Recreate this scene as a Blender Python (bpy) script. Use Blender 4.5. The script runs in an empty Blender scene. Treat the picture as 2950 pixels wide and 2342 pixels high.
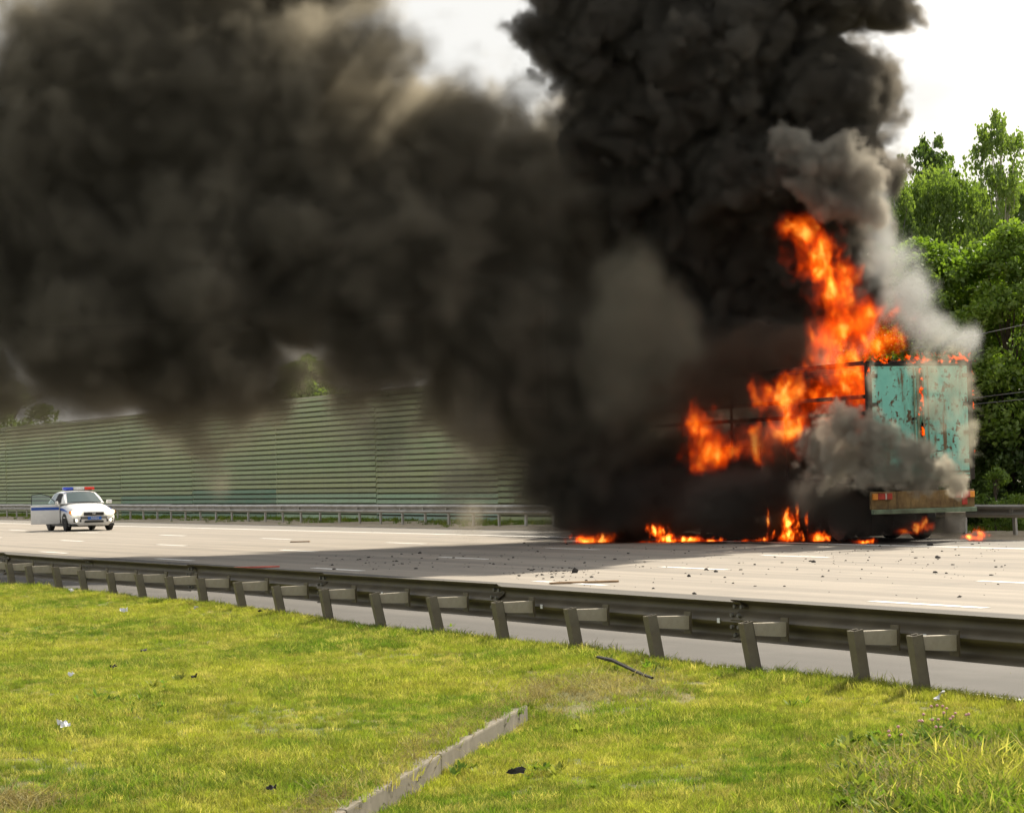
import bpy, bmesh, math, random
import numpy as np
from mathutils import Vector, Matrix
random.seed(7); rng = np.random.default_rng(7)
SC = bpy.context.scene
COL = SC.collection
rad = math.radians

# ---------------------------------------------------------------- camera
PW, PH, FPX, CAMH = 2950., 2342., 7300., 1.755
TH, RHO = rad(1.52), rad(1.37)
fw = Vector((0, math.cos(TH), math.sin(TH)))
r0 = Vector((1, 0, 0)); u0 = r0.cross(fw)
cr = r0*math.cos(RHO) - u0*math.sin(RHO)
cu = u0*math.cos(RHO) + r0*math.sin(RHO)
CP = Vector((0, 0, CAMH))
cam = bpy.data.objects.new('camera', bpy.data.cameras.new('camera'))
COL.objects.link(cam)
cam.matrix_world = Matrix(((cr.x, cu.x, -fw.x, CP.x), (cr.y, cu.y, -fw.y, CP.y), (cr.z, cu.z, -fw.z, CP.z), (0, 0, 0, 1)))
cam.data.sensor_width = 36.0; cam.data.lens = 36.0*FPX/PW
cam.data.clip_start = 0.5; cam.data.clip_end = 6000
SC.camera = cam

# ---------------------------------------------------------------- light
SUN_AZ = Vector((0.50, 0.86, 0)).normalized(); SUN_EL = rad(39)
SUN = Vector((SUN_AZ.x*math.cos(SUN_EL), SUN_AZ.y*math.cos(SUN_EL), math.sin(SUN_EL)))
w = bpy.data.worlds.new('World'); SC.world = w; w.use_nodes = True
nt = w.node_tree; nt.nodes.clear()
sky = nt.nodes.new('ShaderNodeTexSky'); sky.sky_type = 'NISHITA'; sky.sun_disc = False
sky.sun_elevation = SUN_EL; sky.sun_rotation = math.atan2(SUN.x, SUN.y)
sky.air_density = 1.0; sky.dust_density = 4.0; sky.ozone_density = 1.0
tc = nt.nodes.new('ShaderNodeTexCoord'); mp = nt.nodes.new('ShaderNodeMapping'); mp.inputs['Scale'].default_value = (1, 1, 2.6)
cn = nt.nodes.new('ShaderNodeTexNoise'); cn.inputs['Scale'].default_value = 3.2; cn.inputs['Detail'].default_value = 6; cn.inputs['Roughness'].default_value = 0.55
cmr = nt.nodes.new('ShaderNodeMapRange'); cmr.inputs[1].default_value = 0.34; cmr.inputs[2].default_value = 0.60; cmr.inputs[3].default_value = 0.35; cmr.inputs[4].default_value = 0.95
cmx = nt.nodes.new('ShaderNodeMix'); cmx.data_type = 'RGBA'; cmx.inputs[7].default_value = (5.2, 5.15, 4.95, 1)   # thin bright cloud veil
bg = nt.nodes.new('ShaderNodeBackground'); bg.inputs[1].default_value = 0.10
wo = nt.nodes.new('ShaderNodeOutputWorld')
L = nt.links.new
L(tc.outputs['Generated'], mp.inputs[0]); L(mp.outputs[0], cn.inputs['Vector']); L(cn.outputs[0], cmr.inputs[0])
L(cmr.outputs[0], cmx.inputs[0]); L(sky.outputs[0], cmx.inputs[6]); L(cmx.outputs[2], bg.inputs[0]); L(bg.outputs[0], wo.inputs[0])
sl = bpy.data.lights.new('sun', 'SUN'); sl.energy = 5.0; sl.angle = rad(0.6); sl.color = (1.0, 0.91, 0.76)
so = bpy.data.objects.new('sun', sl); COL.objects.link(so)
so.rotation_euler = SUN.to_track_quat('Z', 'Y').to_euler(); so.location = (30, 20, 60)
SC.view_settings.view_transform = 'Standard'; SC.view_settings.look = 'None'
SC.view_settings.exposure = 0.85; SC.view_settings.gamma = 1.0; SC.view_settings.use_curve_mapping = False
SC.render.engine = 'CYCLES'
cy = SC.cycles
cy.use_denoising = True; cy.use_adaptive_sampling = True; cy.adaptive_threshold = 0.02
cy.max_bounces = 8; cy.diffuse_bounces = 3; cy.glossy_bounces = 2; cy.transmission_bounces = 4; cy.volume_bounces = 1; cy.transparent_max_bounces = 16
cy.volume_step_rate = 1.0; cy.volume_max_steps = 256; cy.sample_clamp_indirect = 4.0
cy.caustics_reflective = False; cy.caustics_refractive = False

# ---------------------------------------------------------------- helpers
PHI = rad(26.6)
UX, UY = -math.sin(PHI), math.cos(PHI)      # along the road, away from the camera
VX, VY = math.cos(PHI), math.sin(PHI)       # across the road, towards the far side
def R(s, t, z=0.0): return Vector((s*UX + t*VX, s*UY + t*VY, z))
def ray(px, py): return fw + cr*((px-PW/2)/FPX) + cu*((PH/2-py)/FPX)
def G(px, py, z=0.0):                        # where a sight line meets height z
    d = ray(px, py); return CP + d*((z-CAMH)/d.z)
def D(px, py, dist): return CP + ray(px, py)*dist   # point at a given distance
def st(p): return (p.x*UX + p.y*UY, p.x*VX + p.y*VY)
ROADROT = PHI                                # object x axis = V, y axis = U

class NT:
    """small helper around a material's node tree"""
    def __init__(self, name):
        self.m = bpy.data.materials.new(name); self.m.use_nodes = True
        self.t = self.m.node_tree; self.t.nodes.clear()
        self.out = self.t.nodes.new('ShaderNodeOutputMaterial')
    def n(self, typ, ins=None, **kw):
        nd = self.t.nodes.new(typ)
        for k, v in kw.items(): setattr(nd, k, v)
        if ins:
            for k, v in ins.items(): self.set(nd.inputs[k], v)
        return nd
    def set(self, sock, v):
        if isinstance(v, bpy.types.NodeSocket): self.t.links.new(v, sock)
        elif isinstance(v, bpy.types.Node): self.t.links.new(v.outputs[0], sock)
        else:
            if isinstance(v, (tuple, list)) and len(v) == 3 and sock.type == 'RGBA': v = (*v, 1)
            sock.default_value = v
    def math(self, op, a, b=0.0, c=0.0, clamp=False):
        return self.n('ShaderNodeMath', {0: a, 1: b, 2: c}, operation=op, use_clamp=clamp).outputs[0]
    def vm(self, op, a, b=(0, 0, 0), c=(0, 0, 0)):
        nd = self.n('ShaderNodeVectorMath', {0: a, 1: b, 2: c}, operation=op)
        return nd.outputs[1] if op in ('LENGTH', 'DOT_PRODUCT', 'DISTANCE') else nd.outputs[0]
    def vs(self, v, s):
        return self.n('ShaderNodeVectorMath', {0: v, 'Scale': s}, operation='SCALE').outputs[0]
    def noise(self, vec=None, scale=5.0, detail=2.0, rough=0.5, color=False, dist=0.0):
        nd = self.n('ShaderNodeTexNoise', {'Scale': scale, 'Detail': detail, 'Roughness': rough, 'Distortion': dist})
        if vec is not None: self.set(nd.inputs['Vector'], vec)
        return nd.outputs[1] if color else nd.outputs[0]
    def ramp(self, v, a, b, lo=0.0, hi=1.0, smooth=False):
        return self.n('ShaderNodeMapRange', {0: v, 1: a, 2: b, 3: lo, 4: hi}, interpolation_type='SMOOTHSTEP' if smooth else 'LINEAR').outputs[0]
    def mix(self, f, a, b, mode='MIX'):
        nd = self.n('ShaderNodeMix', data_type='RGBA', blend_type=mode)
        self.set(nd.inputs[0], f); self.set(nd.inputs[6], a); self.set(nd.inputs[7], b)
        return nd.outputs[2]
    def obj(self): return self.n('ShaderNodeTexCoord').outputs['Object']
    def pos(self): return self.n('ShaderNodeNewGeometry').outputs['Position']
    def bsdf(self, **ins):
        nd = self.n('ShaderNodeBsdfPrincipled')
        for k, v in ins.items(): self.set(nd.inputs[k.replace('_', ' ')], v)
        return nd
    def surf(self, nd): self.set(self.out.inputs[0], nd); return self.m
    def bump(self, h, strength=0.3, dist=0.02):
        return self.n('ShaderNodeBump', {'Height': h, 'Strength': strength, 'Distance': dist}).outputs[0]

MATS = {}
def simple(name, col, rough=0.6, metal=0.0, var=0.25, scale=6.0, dirt=None, dirt_amt=0.4, bump=0.0, spec=0.5):
    """plain procedural paint / metal / plastic with mottling and optional dirt"""
    if name in MATS: return MATS[name]
    t = NT(name); p = t.obj()
    n1 = t.noise(p, scale, 5, 0.6)
    c = t.mix(t.ramp(n1, 0.3, 0.7), tuple(x*(1-var) for x in col), tuple(min(1, x*(1+var)) for x in col))
    if dirt:
        n2 = t.noise(p, scale*0.45, 6, 0.65)
        c = t.mix(t.ramp(n2, 0.62-dirt_amt*0.35, 0.75, 0, 0.9), c, dirt)
    b = t.bsdf(Base_Color=c, Roughness=t.ramp(n1, 0.2, 0.8, max(0.02, rough-0.08), min(1, rough+0.1)), Metallic=metal)
    b.inputs['Specular IOR Level'].default_value = spec
    if bump: t.set(b.inputs['Normal'], t.bump(n1, bump, 0.01))
    MATS[name] = t.surf(b); return MATS[name]

class MB:
    """mesh collector"""
    def __init__(self): self.v = []; self.f = []; self.mi = []; self.cur = 0; self.sm = False
    def add(self, vs, fs):
        o = len(self.v); self.v += [tuple(x) for x in vs]
        for f in fs: self.f.append([i+o for i in f]); self.mi.append(self.cur)
        return self
    def box(self, a, b):
        x0, y0, z0 = a; x1, y1, z1 = b
        return self.add([(x0,y0,z0),(x1,y0,z0),(x1,y1,z0),(x0,y1,z0),(x0,y0,z1),(x1,y0,z1),(x1,y1,z1),(x0,y1,z1)],
            [(3,2,1,0),(4,5,6,7),(0,1,5,4),(1,2,6,5),(2,3,7,6),(3,0,4,7)])
    def bbox(self, c, h, rot=None, bev=0.0):
        """box with small chamfer, centre c, half size h"""
        bm = bmesh.new(); bmesh.ops.create_cube(bm, size=2.0)
        for v in bm.verts: v.co = Vector((v.co.x*h[0], v.co.y*h[1], v.co.z*h[2]))
        if bev: bmesh.ops.bevel(bm, geom=bm.edges[:], offset=bev, segments=2, affect='EDGES', profile=0.6)
        M = Matrix.Translation(Vector(c)) @ (rot.to_4x4() if rot is not None else Matrix.Identity(4))
        bm.verts.ensure_lookup_table()
        for i, v in enumerate(bm.verts): v.index = i
        self.add([M @ v.co for v in bm.verts], [[v.index for v in f.verts] for f in bm.faces]); bm.free(); return self
    def prism(self, poly, a, b, axis='y'):
        """extrude 2-D polygon (list of (p,q)) from a to b along axis"""
        n = len(poly)
        def P(p, q, k): return {'y': (p, k, q), 'x': (k, p, q), 'z': (p, q, k)}[axis]
        vs = [P(p, q, a) for p, q in poly] + [P(p, q, b) for p, q in poly]
        fs = [list(range(n))[::-1], [n+i for i in range(n)]] + [[i, (i+1) % n, n+(i+1) % n, n+i] for i in range(n)]
        return self.add(vs, fs)
    def tube(self, pts, r, seg=8, cap=True):
        pts = [Vector(p) for p in pts]; rs = r if isinstance(r, (list, tuple)) else [r]*len(pts)
        vs = []; fs = []; prev = None
        for i, p in enumerate(pts):
            d = (pts[min(i+1, len(pts)-1)] - pts[max(i-1, 0)]).normalized()
            ref = Vector((0, 0, 1)) if abs(d.z) < 0.95 else Vector((1, 0, 0))
            a = prev if prev is not None else ref
            x = (a - d*a.dot(d)).normalized(); prev = x; y = d.cross(x)
            for k in range(seg):
                an = 2*math.pi*k/seg; vs.append(p + (x*math.cos(an) + y*math.sin(an))*rs[i])
        for i in range(len(pts)-1):
            for k in range(seg):
                k2 = (k+1) % seg; fs.append((i*seg+k, i*seg+k2, (i+1)*seg+k2, (i+1)*seg+k))
        if cap: fs.append(tuple(range(seg))[::-1]); fs.append(tuple((len(pts)-1)*seg+k for k in range(seg)))
        return self.add(vs, fs)
    def lathe(self, prof, seg=20, axis='y', c=(0, 0, 0)):
        """prof: list of (radius, offset along axis)"""
        vs = []; fs = []
        for r, h in prof:
            for k in range(seg):
                a = 2*math.pi*k/seg; p, q = r*math.cos(a), r*math.sin(a)
                v = {'y': (p, h, q), 'x': (h, p, q), 'z': (p, q, h)}[axis]
                vs.append((v[0]+c[0], v[1]+c[1], v[2]+c[2]))
        n = len(prof)
        for i in range(n-1):
            for k in range(seg):
                k2 = (k+1) % seg; fs.append((i*seg+k, i*seg+k2, (i+1)*seg+k2, (i+1)*seg+k))
        fs.append(tuple(range(seg))); fs.append(tuple((n-1)*seg+k for k in range(seg))[::-1])
        return self.add(vs, fs)
    def mesh(self, name, mats, smooth=False):
        me = bpy.data.meshes.new(name); me.from_pydata(self.v, [], self.f)
        for m in (mats if isinstance(mats, (list, tuple)) else [mats]): me.materials.append(m)
        if any(self.mi): me.polygons.foreach_set('material_index', self.mi)
        bm = bmesh.new(); bm.from_mesh(me); bmesh.ops.recalc_face_normals(bm, faces=bm.faces); bm.to_mesh(me); bm.free()
        if smooth:
            me.polygons.foreach_set('use_smooth', [True]*len(me.polygons))
            me.set_sharp_from_angle(angle=rad(40))
        me.update(); return me
    def build(self, name, mats, parent=None, smooth=False, **kw):
        return link(name, self.mesh(name, mats, smooth), parent, **kw)

def link(name, data, parent=None, loc=None, rot=None, label=None, cat=None, group=None, kind=None):
    o = bpy.data.objects.new(name, data); COL.objects.link(o)
    if parent is not None: o.parent = parent
    if loc is not None: o.location = loc
    if rot is not None: o.rotation_euler = rot
    tag(o, label, cat, group, kind); return o
def tag(o, label=None, cat=None, group=None, kind=None):
    for k, v in (('label', label), ('category', cat), ('group', group), ('kind', kind)):
        if v: o[k] = v
    return o
def thing(name, label, cat, loc=(0, 0, 0), rotz=0.0, group=None):
    return link(name, None, None, loc, (0, 0, rotz), label, cat, group)
def npmesh(name, verts, faces, mats):
    """fast mesh from numpy arrays; faces (n,k) constant k"""
    me = bpy.data.meshes.new(name); verts = np.asarray(verts, np.float32); faces = np.asarray(faces, np.int32)
    k = faces.shape[1]
    me.vertices.add(len(verts)); me.vertices.foreach_set('co', verts.ravel())
    me.loops.add(faces.size); me.loops.foreach_set('vertex_index', faces.ravel())
    me.polygons.add(len(faces)); me.polygons.foreach_set('loop_start', np.arange(0, faces.size, k, dtype=np.int32))
    for m in (mats if isinstance(mats, (list, tuple)) else [mats]): me.materials.append(m)
    me.update(calc_edges=True); return me
# ================================================================ ground, road, verges
def grid_sheet(x0, x1, y0, y1, z=0.0, nx=1, ny=1):
    vs = [(x0+(x1-x0)*i/nx, y0+(y1-y0)*j/ny, z) for j in range(ny+1) for i in range(nx+1)]
    fs = [(j*(nx+1)+i, j*(nx+1)+i+1, (j+1)*(nx+1)+i+1, (j+1)*(nx+1)+i) for j in range(ny) for i in range(nx)]
    return vs, fs

t = NT('soil_and_grass'); p = t.pos()
c = t.mix(t.ramp(t.noise(p, 0.35, 6, 0.6), 0.4, 0.62), (0.055, 0.075, 0.02), (0.12, 0.125, 0.045))
c = t.mix(t.ramp(t.noise(p, 3.0, 5, 0.6), 0.55, 0.75), c, (0.16, 0.13, 0.08))
M_SOIL = t.surf(t.bsdf(Base_Color=c, Roughness=0.95))
MB().add(*grid_sheet(-2500, 2500, -600, 5200, -0.08)).build('ground', M_SOIL, kind='structure')

# road: local x = across, y = along
t = NT('pale_worn_asphalt'); p = t.obj()
sx = t.n('ShaderNodeSeparateXYZ', {0: p}); X = sx.outputs[0]; Y = sx.outputs[1]
wob = t.math('MULTIPLY', t.math('SUBTRACT', t.noise(p, 0.15, 2), 0.5), 0.25)
Xw = t.math('ADD', X, wob)
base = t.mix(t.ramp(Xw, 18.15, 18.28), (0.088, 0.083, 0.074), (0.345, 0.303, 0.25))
base = t.mix(t.ramp(Xw, 32.3, 32.6), base, (0.245, 0.225, 0.195))
strk = t.noise(t.vm('MULTIPLY', p, (1.0, 0.02, 1.0)), 2.4, 4, 0.6)
base = t.mix(t.ramp(strk, 0.36, 0.66, 0.0, 0.8), base, t.mix(0.5, base, (0.12, 0.11, 0.10)))
# wheel tracks, one pair per lane
ph = t.math('MULTIPLY', t.math('SUBTRACT', X, 18.77), 2*math.pi*2/4.24)
tr = t.ramp(t.math('COSINE', ph), -1.0, -0.2, 1.0, 0.0)
base = t.mix(t.math('MULTIPLY', tr, t.ramp(t.noise(t.vm('MULTIPLY', p, (0.5, 0.03, 1)), 1.0, 3), 0.3, 0.75, 0.0, 0.55)), base, (0.17, 0.155, 0.135))
blot = t.noise(p, 0.55, 6, 0.65)
base = t.mix(t.ramp(blot, 0.52, 0.72, 0, 0.4), base, (0.17, 0.16, 0.145))
grit = t.noise(p, 55.0, 3, 0.7)
base = t.mix(t.ramp(grit, 0.35, 0.7, 0.0, 0.30), base, (0.10, 0.097, 0.09))
# oil and soot where the lorry burns
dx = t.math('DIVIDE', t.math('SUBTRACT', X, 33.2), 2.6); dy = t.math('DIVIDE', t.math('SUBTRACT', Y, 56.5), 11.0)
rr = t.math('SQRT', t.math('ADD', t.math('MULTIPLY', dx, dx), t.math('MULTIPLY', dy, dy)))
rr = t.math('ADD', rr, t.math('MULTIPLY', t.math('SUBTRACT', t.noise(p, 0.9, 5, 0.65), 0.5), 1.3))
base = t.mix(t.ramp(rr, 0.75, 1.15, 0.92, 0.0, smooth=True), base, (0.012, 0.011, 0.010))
b = t.bsdf(Base_Color=base, Roughness=t.ramp(grit, 0.3, 0.7, 0.75, 0.92)); b.inputs['Specular IOR Level'].default_value = 0.12
t.set(b.inputs['Normal'], t.bump(grit, 0.35, 0.01))
M_ROAD = t.surf(b)
road = MB().add(*grid_sheet(10.05, 35.5, -80, 700, 0.0, 6, 60)).build('road', M_ROAD, rot=(0, 0, ROADROT), kind='structure')

t = NT('worn_road_paint'); p = t.obj()
wn = t.noise(p, 9, 5, 0.7)
M_PAINT = t.surf(t.bsdf(Base_Color=t.mix(t.ramp(wn, 0.50, 0.68, 0, 0.75), (0.74, 0.72, 0.67), (0.34, 0.31, 0.27)), Roughness=0.6))
def dash(tc, s0, s1, wd=0.16, name='lane_dash'):
    MB().box((-wd/2, -(s1-s0)/2, 0), (wd/2, (s1-s0)/2, 0.003)).build(name, M_PAINT, road, loc=(tc, (s0+s1)/2, 0.002))
for k in range(-2, 14):
    s = 27.25 + k*9.55; dash(18.77, s-2.4, s)
for k in range(-2, 14):
    s = 30.6 + k*9.45; dash(23.0, s-2.3, s)
for k in range(-1, 13):
    s = 34.0 + k*9.35 ; dash(27.25, s-2.4, s)
for k in range(14): dash(32.0, 4+k*14.0, 4+(k+1)*14.0, 0.2, 'edge_line')
for k in range(6): dash(11.62, 6+k*9.0, 6+(k+1)*9.0, 0.2, 'edge_line')

# far verge, sandy strip with thin grass
t = NT('sandy_verge'); p = t.obj()
n1 = t.noise(p, 1.1, 6, 0.65); n2 = t.noise(p, 9, 4, 0.6)
c = t.mix(t.ramp(n2, 0.3, 0.7), (0.30, 0.24, 0.165), (0.42, 0.35, 0.25))
c = t.mix(t.ramp(n1, 0.56, 0.68, 0, .8), c, (0.16, 0.15, 0.05))
b = t.bsdf(Base_Color=c, Roughness=0.95); t.set(b.inputs['Normal'], t.bump(n2, 0.6, 0.03))
M_SAND = t.surf(b)
vs, fs = grid_sheet(35.45, 60, -60, 500, 0.0, 24, 280)
vs = [(x, y, -0.02 + min(1, (x-35.45)/1.2)*(0.07 + 0.03*math.sin(y*0.9+x*2.1) + 0.02*math.sin(y*2.3-x))) for x, y, z in vs]
MB().add(vs, fs).build('verge', M_SAND, rot=(0, 0, ROADROT), smooth=True, kind='structure')

# near grass bank
def G2(px, py, z): return G(px, py, z)
KA, KB = G(880, 2395, 0.22), G(1507, 2046, 0.22)
KD = Vector((KB.x-KA.x, KB.y-KA.y, 0)); KL = KD.length; KD.normalize(); KN = Vector((KD.y, -KD.x, 0))   # KN points to the right of the kerb
def gh(x, y):
    s, tt = x*UX+y*UY, x*VX+y*VY
    z = 0.30 - 0.072*max(0, min(1, (25.5-s)/10.5)) + 0.022*math.sin(x*0.9+1.3)*math.cos(y*0.55) + 0.012*math.sin(x*2.7+y*1.9)
    z += 0.05*math.sin(0.42*s+0.9)*max(0, min(1, (9.9-tt)/4))
    if tt > 9.85: z -= (z+0.04)*min(1, (tt-9.85)/0.38)**1.3
    a = (x-KA.x)*KD.x + (y-KA.y)*KD.y; d = (x-KA.x)*KN.x + (y-KA.y)*KN.y
    along = max(0, min(1, (a+2.0)/0.6))*max(0, min(1, (KL+1.2-a)/1.2))
    if d > -0.10: z -= 0.10*along*math.exp(-(max(d, 0)/0.9)**2)
    else: z += 0.015*along*math.exp(-(d/0.7)**2)
    return z
t = NT('thatch_soil'); p = t.pos()
c = t.mix(t.ramp(t.noise(p, 2.2, 5, 0.6), 0.4, 0.65), (0.085, 0.105, 0.02), (0.17, 0.145, 0.05))
M_THATCH = t.surf(t.bsdf(Base_Color=c, Roughness=1.0))
nx, ny = 230, 420
vs = []
for j in range(ny+1):
    for i in range(nx+1):
        tt = -9.6 + 20.0*i/nx; s = -2 + 72.0*(j/ny)**1.25
        q = R(s, tt); vs.append((q.x, q.y, gh(q.x, q.y)))
fs = [(j*(nx+1)+i, j*(nx+1)+i+1, (j+1)*(nx+1)+i+1, (j+1)*(nx+1)+i) for j in range(ny) for i in range(nx)]
link('grass_bank', npmesh('grass_bank', vs, fs, M_THATCH), kind='structure')

# ---------------------------------------------------------------- grass (uncountable): tufts on points
def leaf_mat(name, ca, cb, cc, patch=0.35, trans=0.45, rough=0.55):
    t = NT(name); p = t.pos()
    big = t.noise(p, patch, 4, 0.6); fine = t.noise(p, 3.1, 3, 0.6)
    rnd = t.n('ShaderNodeObjectInfo').outputs['Random']
    big2 = t.noise(p, patch*3.3, 4, 0.6)
    c = t.mix(t.ramp(t.math('ADD', t.math('MULTIPLY', big, 0.6), t.math('MULTIPLY', big2, 0.4)), 0.42, 0.58), ca, cb)
    c = t.mix(t.ramp(t.math('ADD', t.math('MULTIPLY', fine, 0.6), t.math('MULTIPLY', rnd, 0.45)), 0.50, 0.78), c, cc)
    c = t.vs(c, t.ramp(t.math('FRACT', t.math('MULTIPLY', rnd, 7.31)), 0.0, 1.0, 0.55, 1.3))
    d = t.n('ShaderNodeBsdfDiffuse', {'Color': c}); tr = t.n('ShaderNodeBsdfTranslucent', {'Color': t.mix(0.5, c, t.mix(1.0, c, (1.0, 1.0, 0.35), 'MULTIPLY'))})
    g = t.n('ShaderNodeBsdfGlossy', {'Color': (0.7, 0.8, 0.5), 'Roughness': rough})
    m1 = t.n('ShaderNodeMixShader', {0: trans, 1: d.outputs[0], 2: tr.outputs[0]})
    m2 = t.n('ShaderNodeMixShader', {0: 0.03, 1: m1.outputs[0], 2: g.outputs[0]})
    return t.surf(m2.outputs[0])
M_GRASS = leaf_mat('lawn_blades', (0.15, 0.25, 0.022), (0.37, 0.405, 0.05), (0.58, 0.52, 0.15))
M_WEED = leaf_mat('weed_leaves', (0.12, 0.22, 0.025), (0.17, 0.26, 0.03), (0.28, 0.30, 0.06), 1.2)
M_DRY = leaf_mat('dry_grass', (0.30, 0.24, 0.10), (0.38, 0.32, 0.14), (0.45, 0.40, 0.22), 1.2, 0.3)

def blades(n, rad_, hmin, hmax, wd, lean=0.6, seed=0):
    r = np.random.default_rng(seed); V = []; F = []
    for i in range(n):
        a = r.uniform(0, 6.283); q = rad_*math.sqrt(r.uniform()); x, y = q*math.cos(a), q*math.sin(a)
        h = r.uniform(hmin, hmax); la = r.uniform(0, 6.283); ln = h*r.uniform(0.1, lean)
        wa = r.uniform(0, 6.283); wx, wy = math.cos(wa)*wd/2, math.sin(wa)*wd/2
        dx, dy = math.cos(la)*ln, math.sin(la)*ln; o = len(V)
        V += [(x-wx, y-wy, -0.01), (x+wx, y+wy, -0.01), (x+dx*0.4+wx*0.8, y+dy*0.4+wy*0.8, h*0.6), (x+dx*0.4-wx*0.8, y+dy*0.4-wy*0.8, h*0.6),
              (x+dx, y+dy, h*0.95), (x+dx, y+dy, h*0.95+0.001)]
        F += [(o, o+1, o+2, o+3), (o+3, o+2, o+4, o+5)]
    return V, F
def scatter(name, protos, pts, label, cat, scale_rng=(0.7, 1.3), tilt=0.25, seed=1):
    """one object: proto meshes instanced on points"""
    col = bpy.data.collections.new(name+'_protos')
    for i, me in enumerate(protos):
        o = bpy.data.objects.new('tuft', me); col.objects.link(o)
    pts = np.asarray(pts, np.float32)
    me = bpy.data.meshes.new(name); me.vertices.add(len(pts)); me.vertices.foreach_set('co', pts[:, :3].ravel())
    at = me.attributes.new('size', 'FLOAT', 'POINT'); at.data.foreach_set('value', pts[:, 3].ravel() if pts.shape[1] > 3 else np.ones(len(pts), np.float32))
    me.materials.append(protos[0].materials[0])
    g = bpy.data.node_groups.new(name, 'GeometryNodeTree')
    g.interface.new_socket('Geometry', in_out='INPUT', socket_type='NodeSocketGeometry'); g.interface.new_socket('Geometry', in_out='OUTPUT', socket_type='NodeSocketGeometry')
    N = g.nodes.new; gi = N('NodeGroupInput'); go = N('NodeGroupOutput')
    ip = N('GeometryNodeInstanceOnPoints'); ci = N('GeometryNodeCollectionInfo'); ci.inputs[0].default_value = col; ci.inputs[1].default_value = True; ci.inputs[2].default_value = True
    rv = N('FunctionNodeRandomValue'); rv.data_type = 'FLOAT_VECTOR'; rv.inputs[0].default_value = (-tilt, -tilt, 0); rv.inputs[1].default_value = (tilt, tilt, 6.283); rv.inputs['Seed'].default_value = seed
    ri = N('FunctionNodeRandomValue'); ri.data_type = 'INT'; ri.inputs[4].default_value = 0; ri.inputs[5].default_value = len(protos)-1; ri.inputs['Seed'].default_value = seed+5
    rs = N('FunctionNodeRandomValue'); rs.data_type = 'FLOAT'; rs.inputs[2].default_value = scale_rng[0]; rs.inputs[3].default_value = scale_rng[1]; rs.inputs['Seed'].default_value = seed+9
    na = N('GeometryNodeInputNamedAttribute'); na.data_type = 'FLOAT'; na.inputs[0].default_value = 'size'
    mu = N('ShaderNodeMath'); mu.operation = 'MULTIPLY'
    Lk = g.links.new
    Lk(gi.outputs[0], ip.inputs['Points']); Lk(ci.outputs[0], ip.inputs['Instance']); ip.inputs['Pick Instance'].default_value = True
    Lk(ri.outputs[2], ip.inputs['Instance Index']); Lk(rv.outputs[0], ip.inputs['Rotation'])
    Lk(rs.outputs[1], mu.inputs[0]); Lk(na.outputs[0], mu.inputs[1]); Lk(mu.outputs[0], ip.inputs['Scale'])
    Lk(ip.outputs[0], go.inputs[0])
    o = link(name, me, label=label, cat=cat, kind='stuff')
    md = o.modifiers.new('scatter', 'NODES'); md.node_group = g
    return o
def tufts(n, count, mat, **kw):
    out = []
    for i in range(n):
        V_, F_ = blades(count, seed=100+i, **kw); out.append(npmesh('tuft', V_, F_, mat))
    return out
pts = []
for _ in range(170000):
    # denser near the camera; sample in picture-independent road coordinates
    s = 6 + 52*random.random()**1.5; tt = -5.0 + 15.1*random.random()
    if tt < 9.6 - s*0.42 - 3.5: continue
    q = R(s, tt)
    d = (q.x-KA.x)*KN.x + (q.y-KA.y)*KN.y; a = (q.x-KA.x)*KD.x + (q.y-KA.y)*KD.y
    on_k = -0.115 < d < 0.03 and -3 < a < KL+0.1
    if on_k and d > -0.022: continue
    bare = G(1800, 1985, 0.3)
    if ((q.x-bare.x)/0.55)**2 + ((q.y-bare.y)/0.9)**2 < 1 and random.random() < 0.75: continue
    sz = 0.85 + 0.35*math.sin(q.x*1.7+0.5)*math.sin(q.y*1.3) + (0.35 if tt > 9.6 else 0)
    zg = gh(q.x-KN.x*.13, q.y-KN.y*.13) if on_k else gh(q.x, q.y)
    pts.append((q.x, q.y, zg, max(0.62, sz)))
scatter('lawn_grass', tufts(6, 60, M_GRASS, rad_=0.08, hmin=0.018, hmax=0.052, wd=0.0036, lean=1.0), pts, 'short sunlit yellow green grass covering the near bank', 'grass')
# ================================================================ guard rails
M_GALV = simple('galvanised_steel', (0.115, 0.094, 0.058), 0.55, 0.2, 0.18, 3.0, dirt=(0.06, 0.045, 0.025), dirt_amt=0.6)
M_GALV2 = simple('dull_galvanised_steel', (0.42, 0.40, 0.36), 0.45, 0.45, 0.12, 2.0, dirt=(0.20, 0.17, 0.12), dirt_amt=0.4)
M_BOLT = simple('bolt_steel', (0.16, 0.15, 0.13), 0.6, 0.4)
M_REFL = simple('reflector_white', (0.8, 0.8, 0.78), 0.4)
def w_profile():
    """W beam section: (depth towards traffic, height), 0.31 high"""
    pr = []
    for i in range(25):
        h = -0.155 + 0.31*i/24; a = abs(h)
        # two humps at +-0.09, valley in the middle, lips at the ends
        d = 0.083*(0.5 - 0.5*math.cos(math.pi*min(1, max(0, (0.155-a)/0.05)))) if a > 0.105 else (0.083 if a > 0.075 else 0.083*(0.5 - 0.5*math.cos(math.pi*a/0.075)))
        pr.append((d, h))
    return pr
WP = w_profile()
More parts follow.
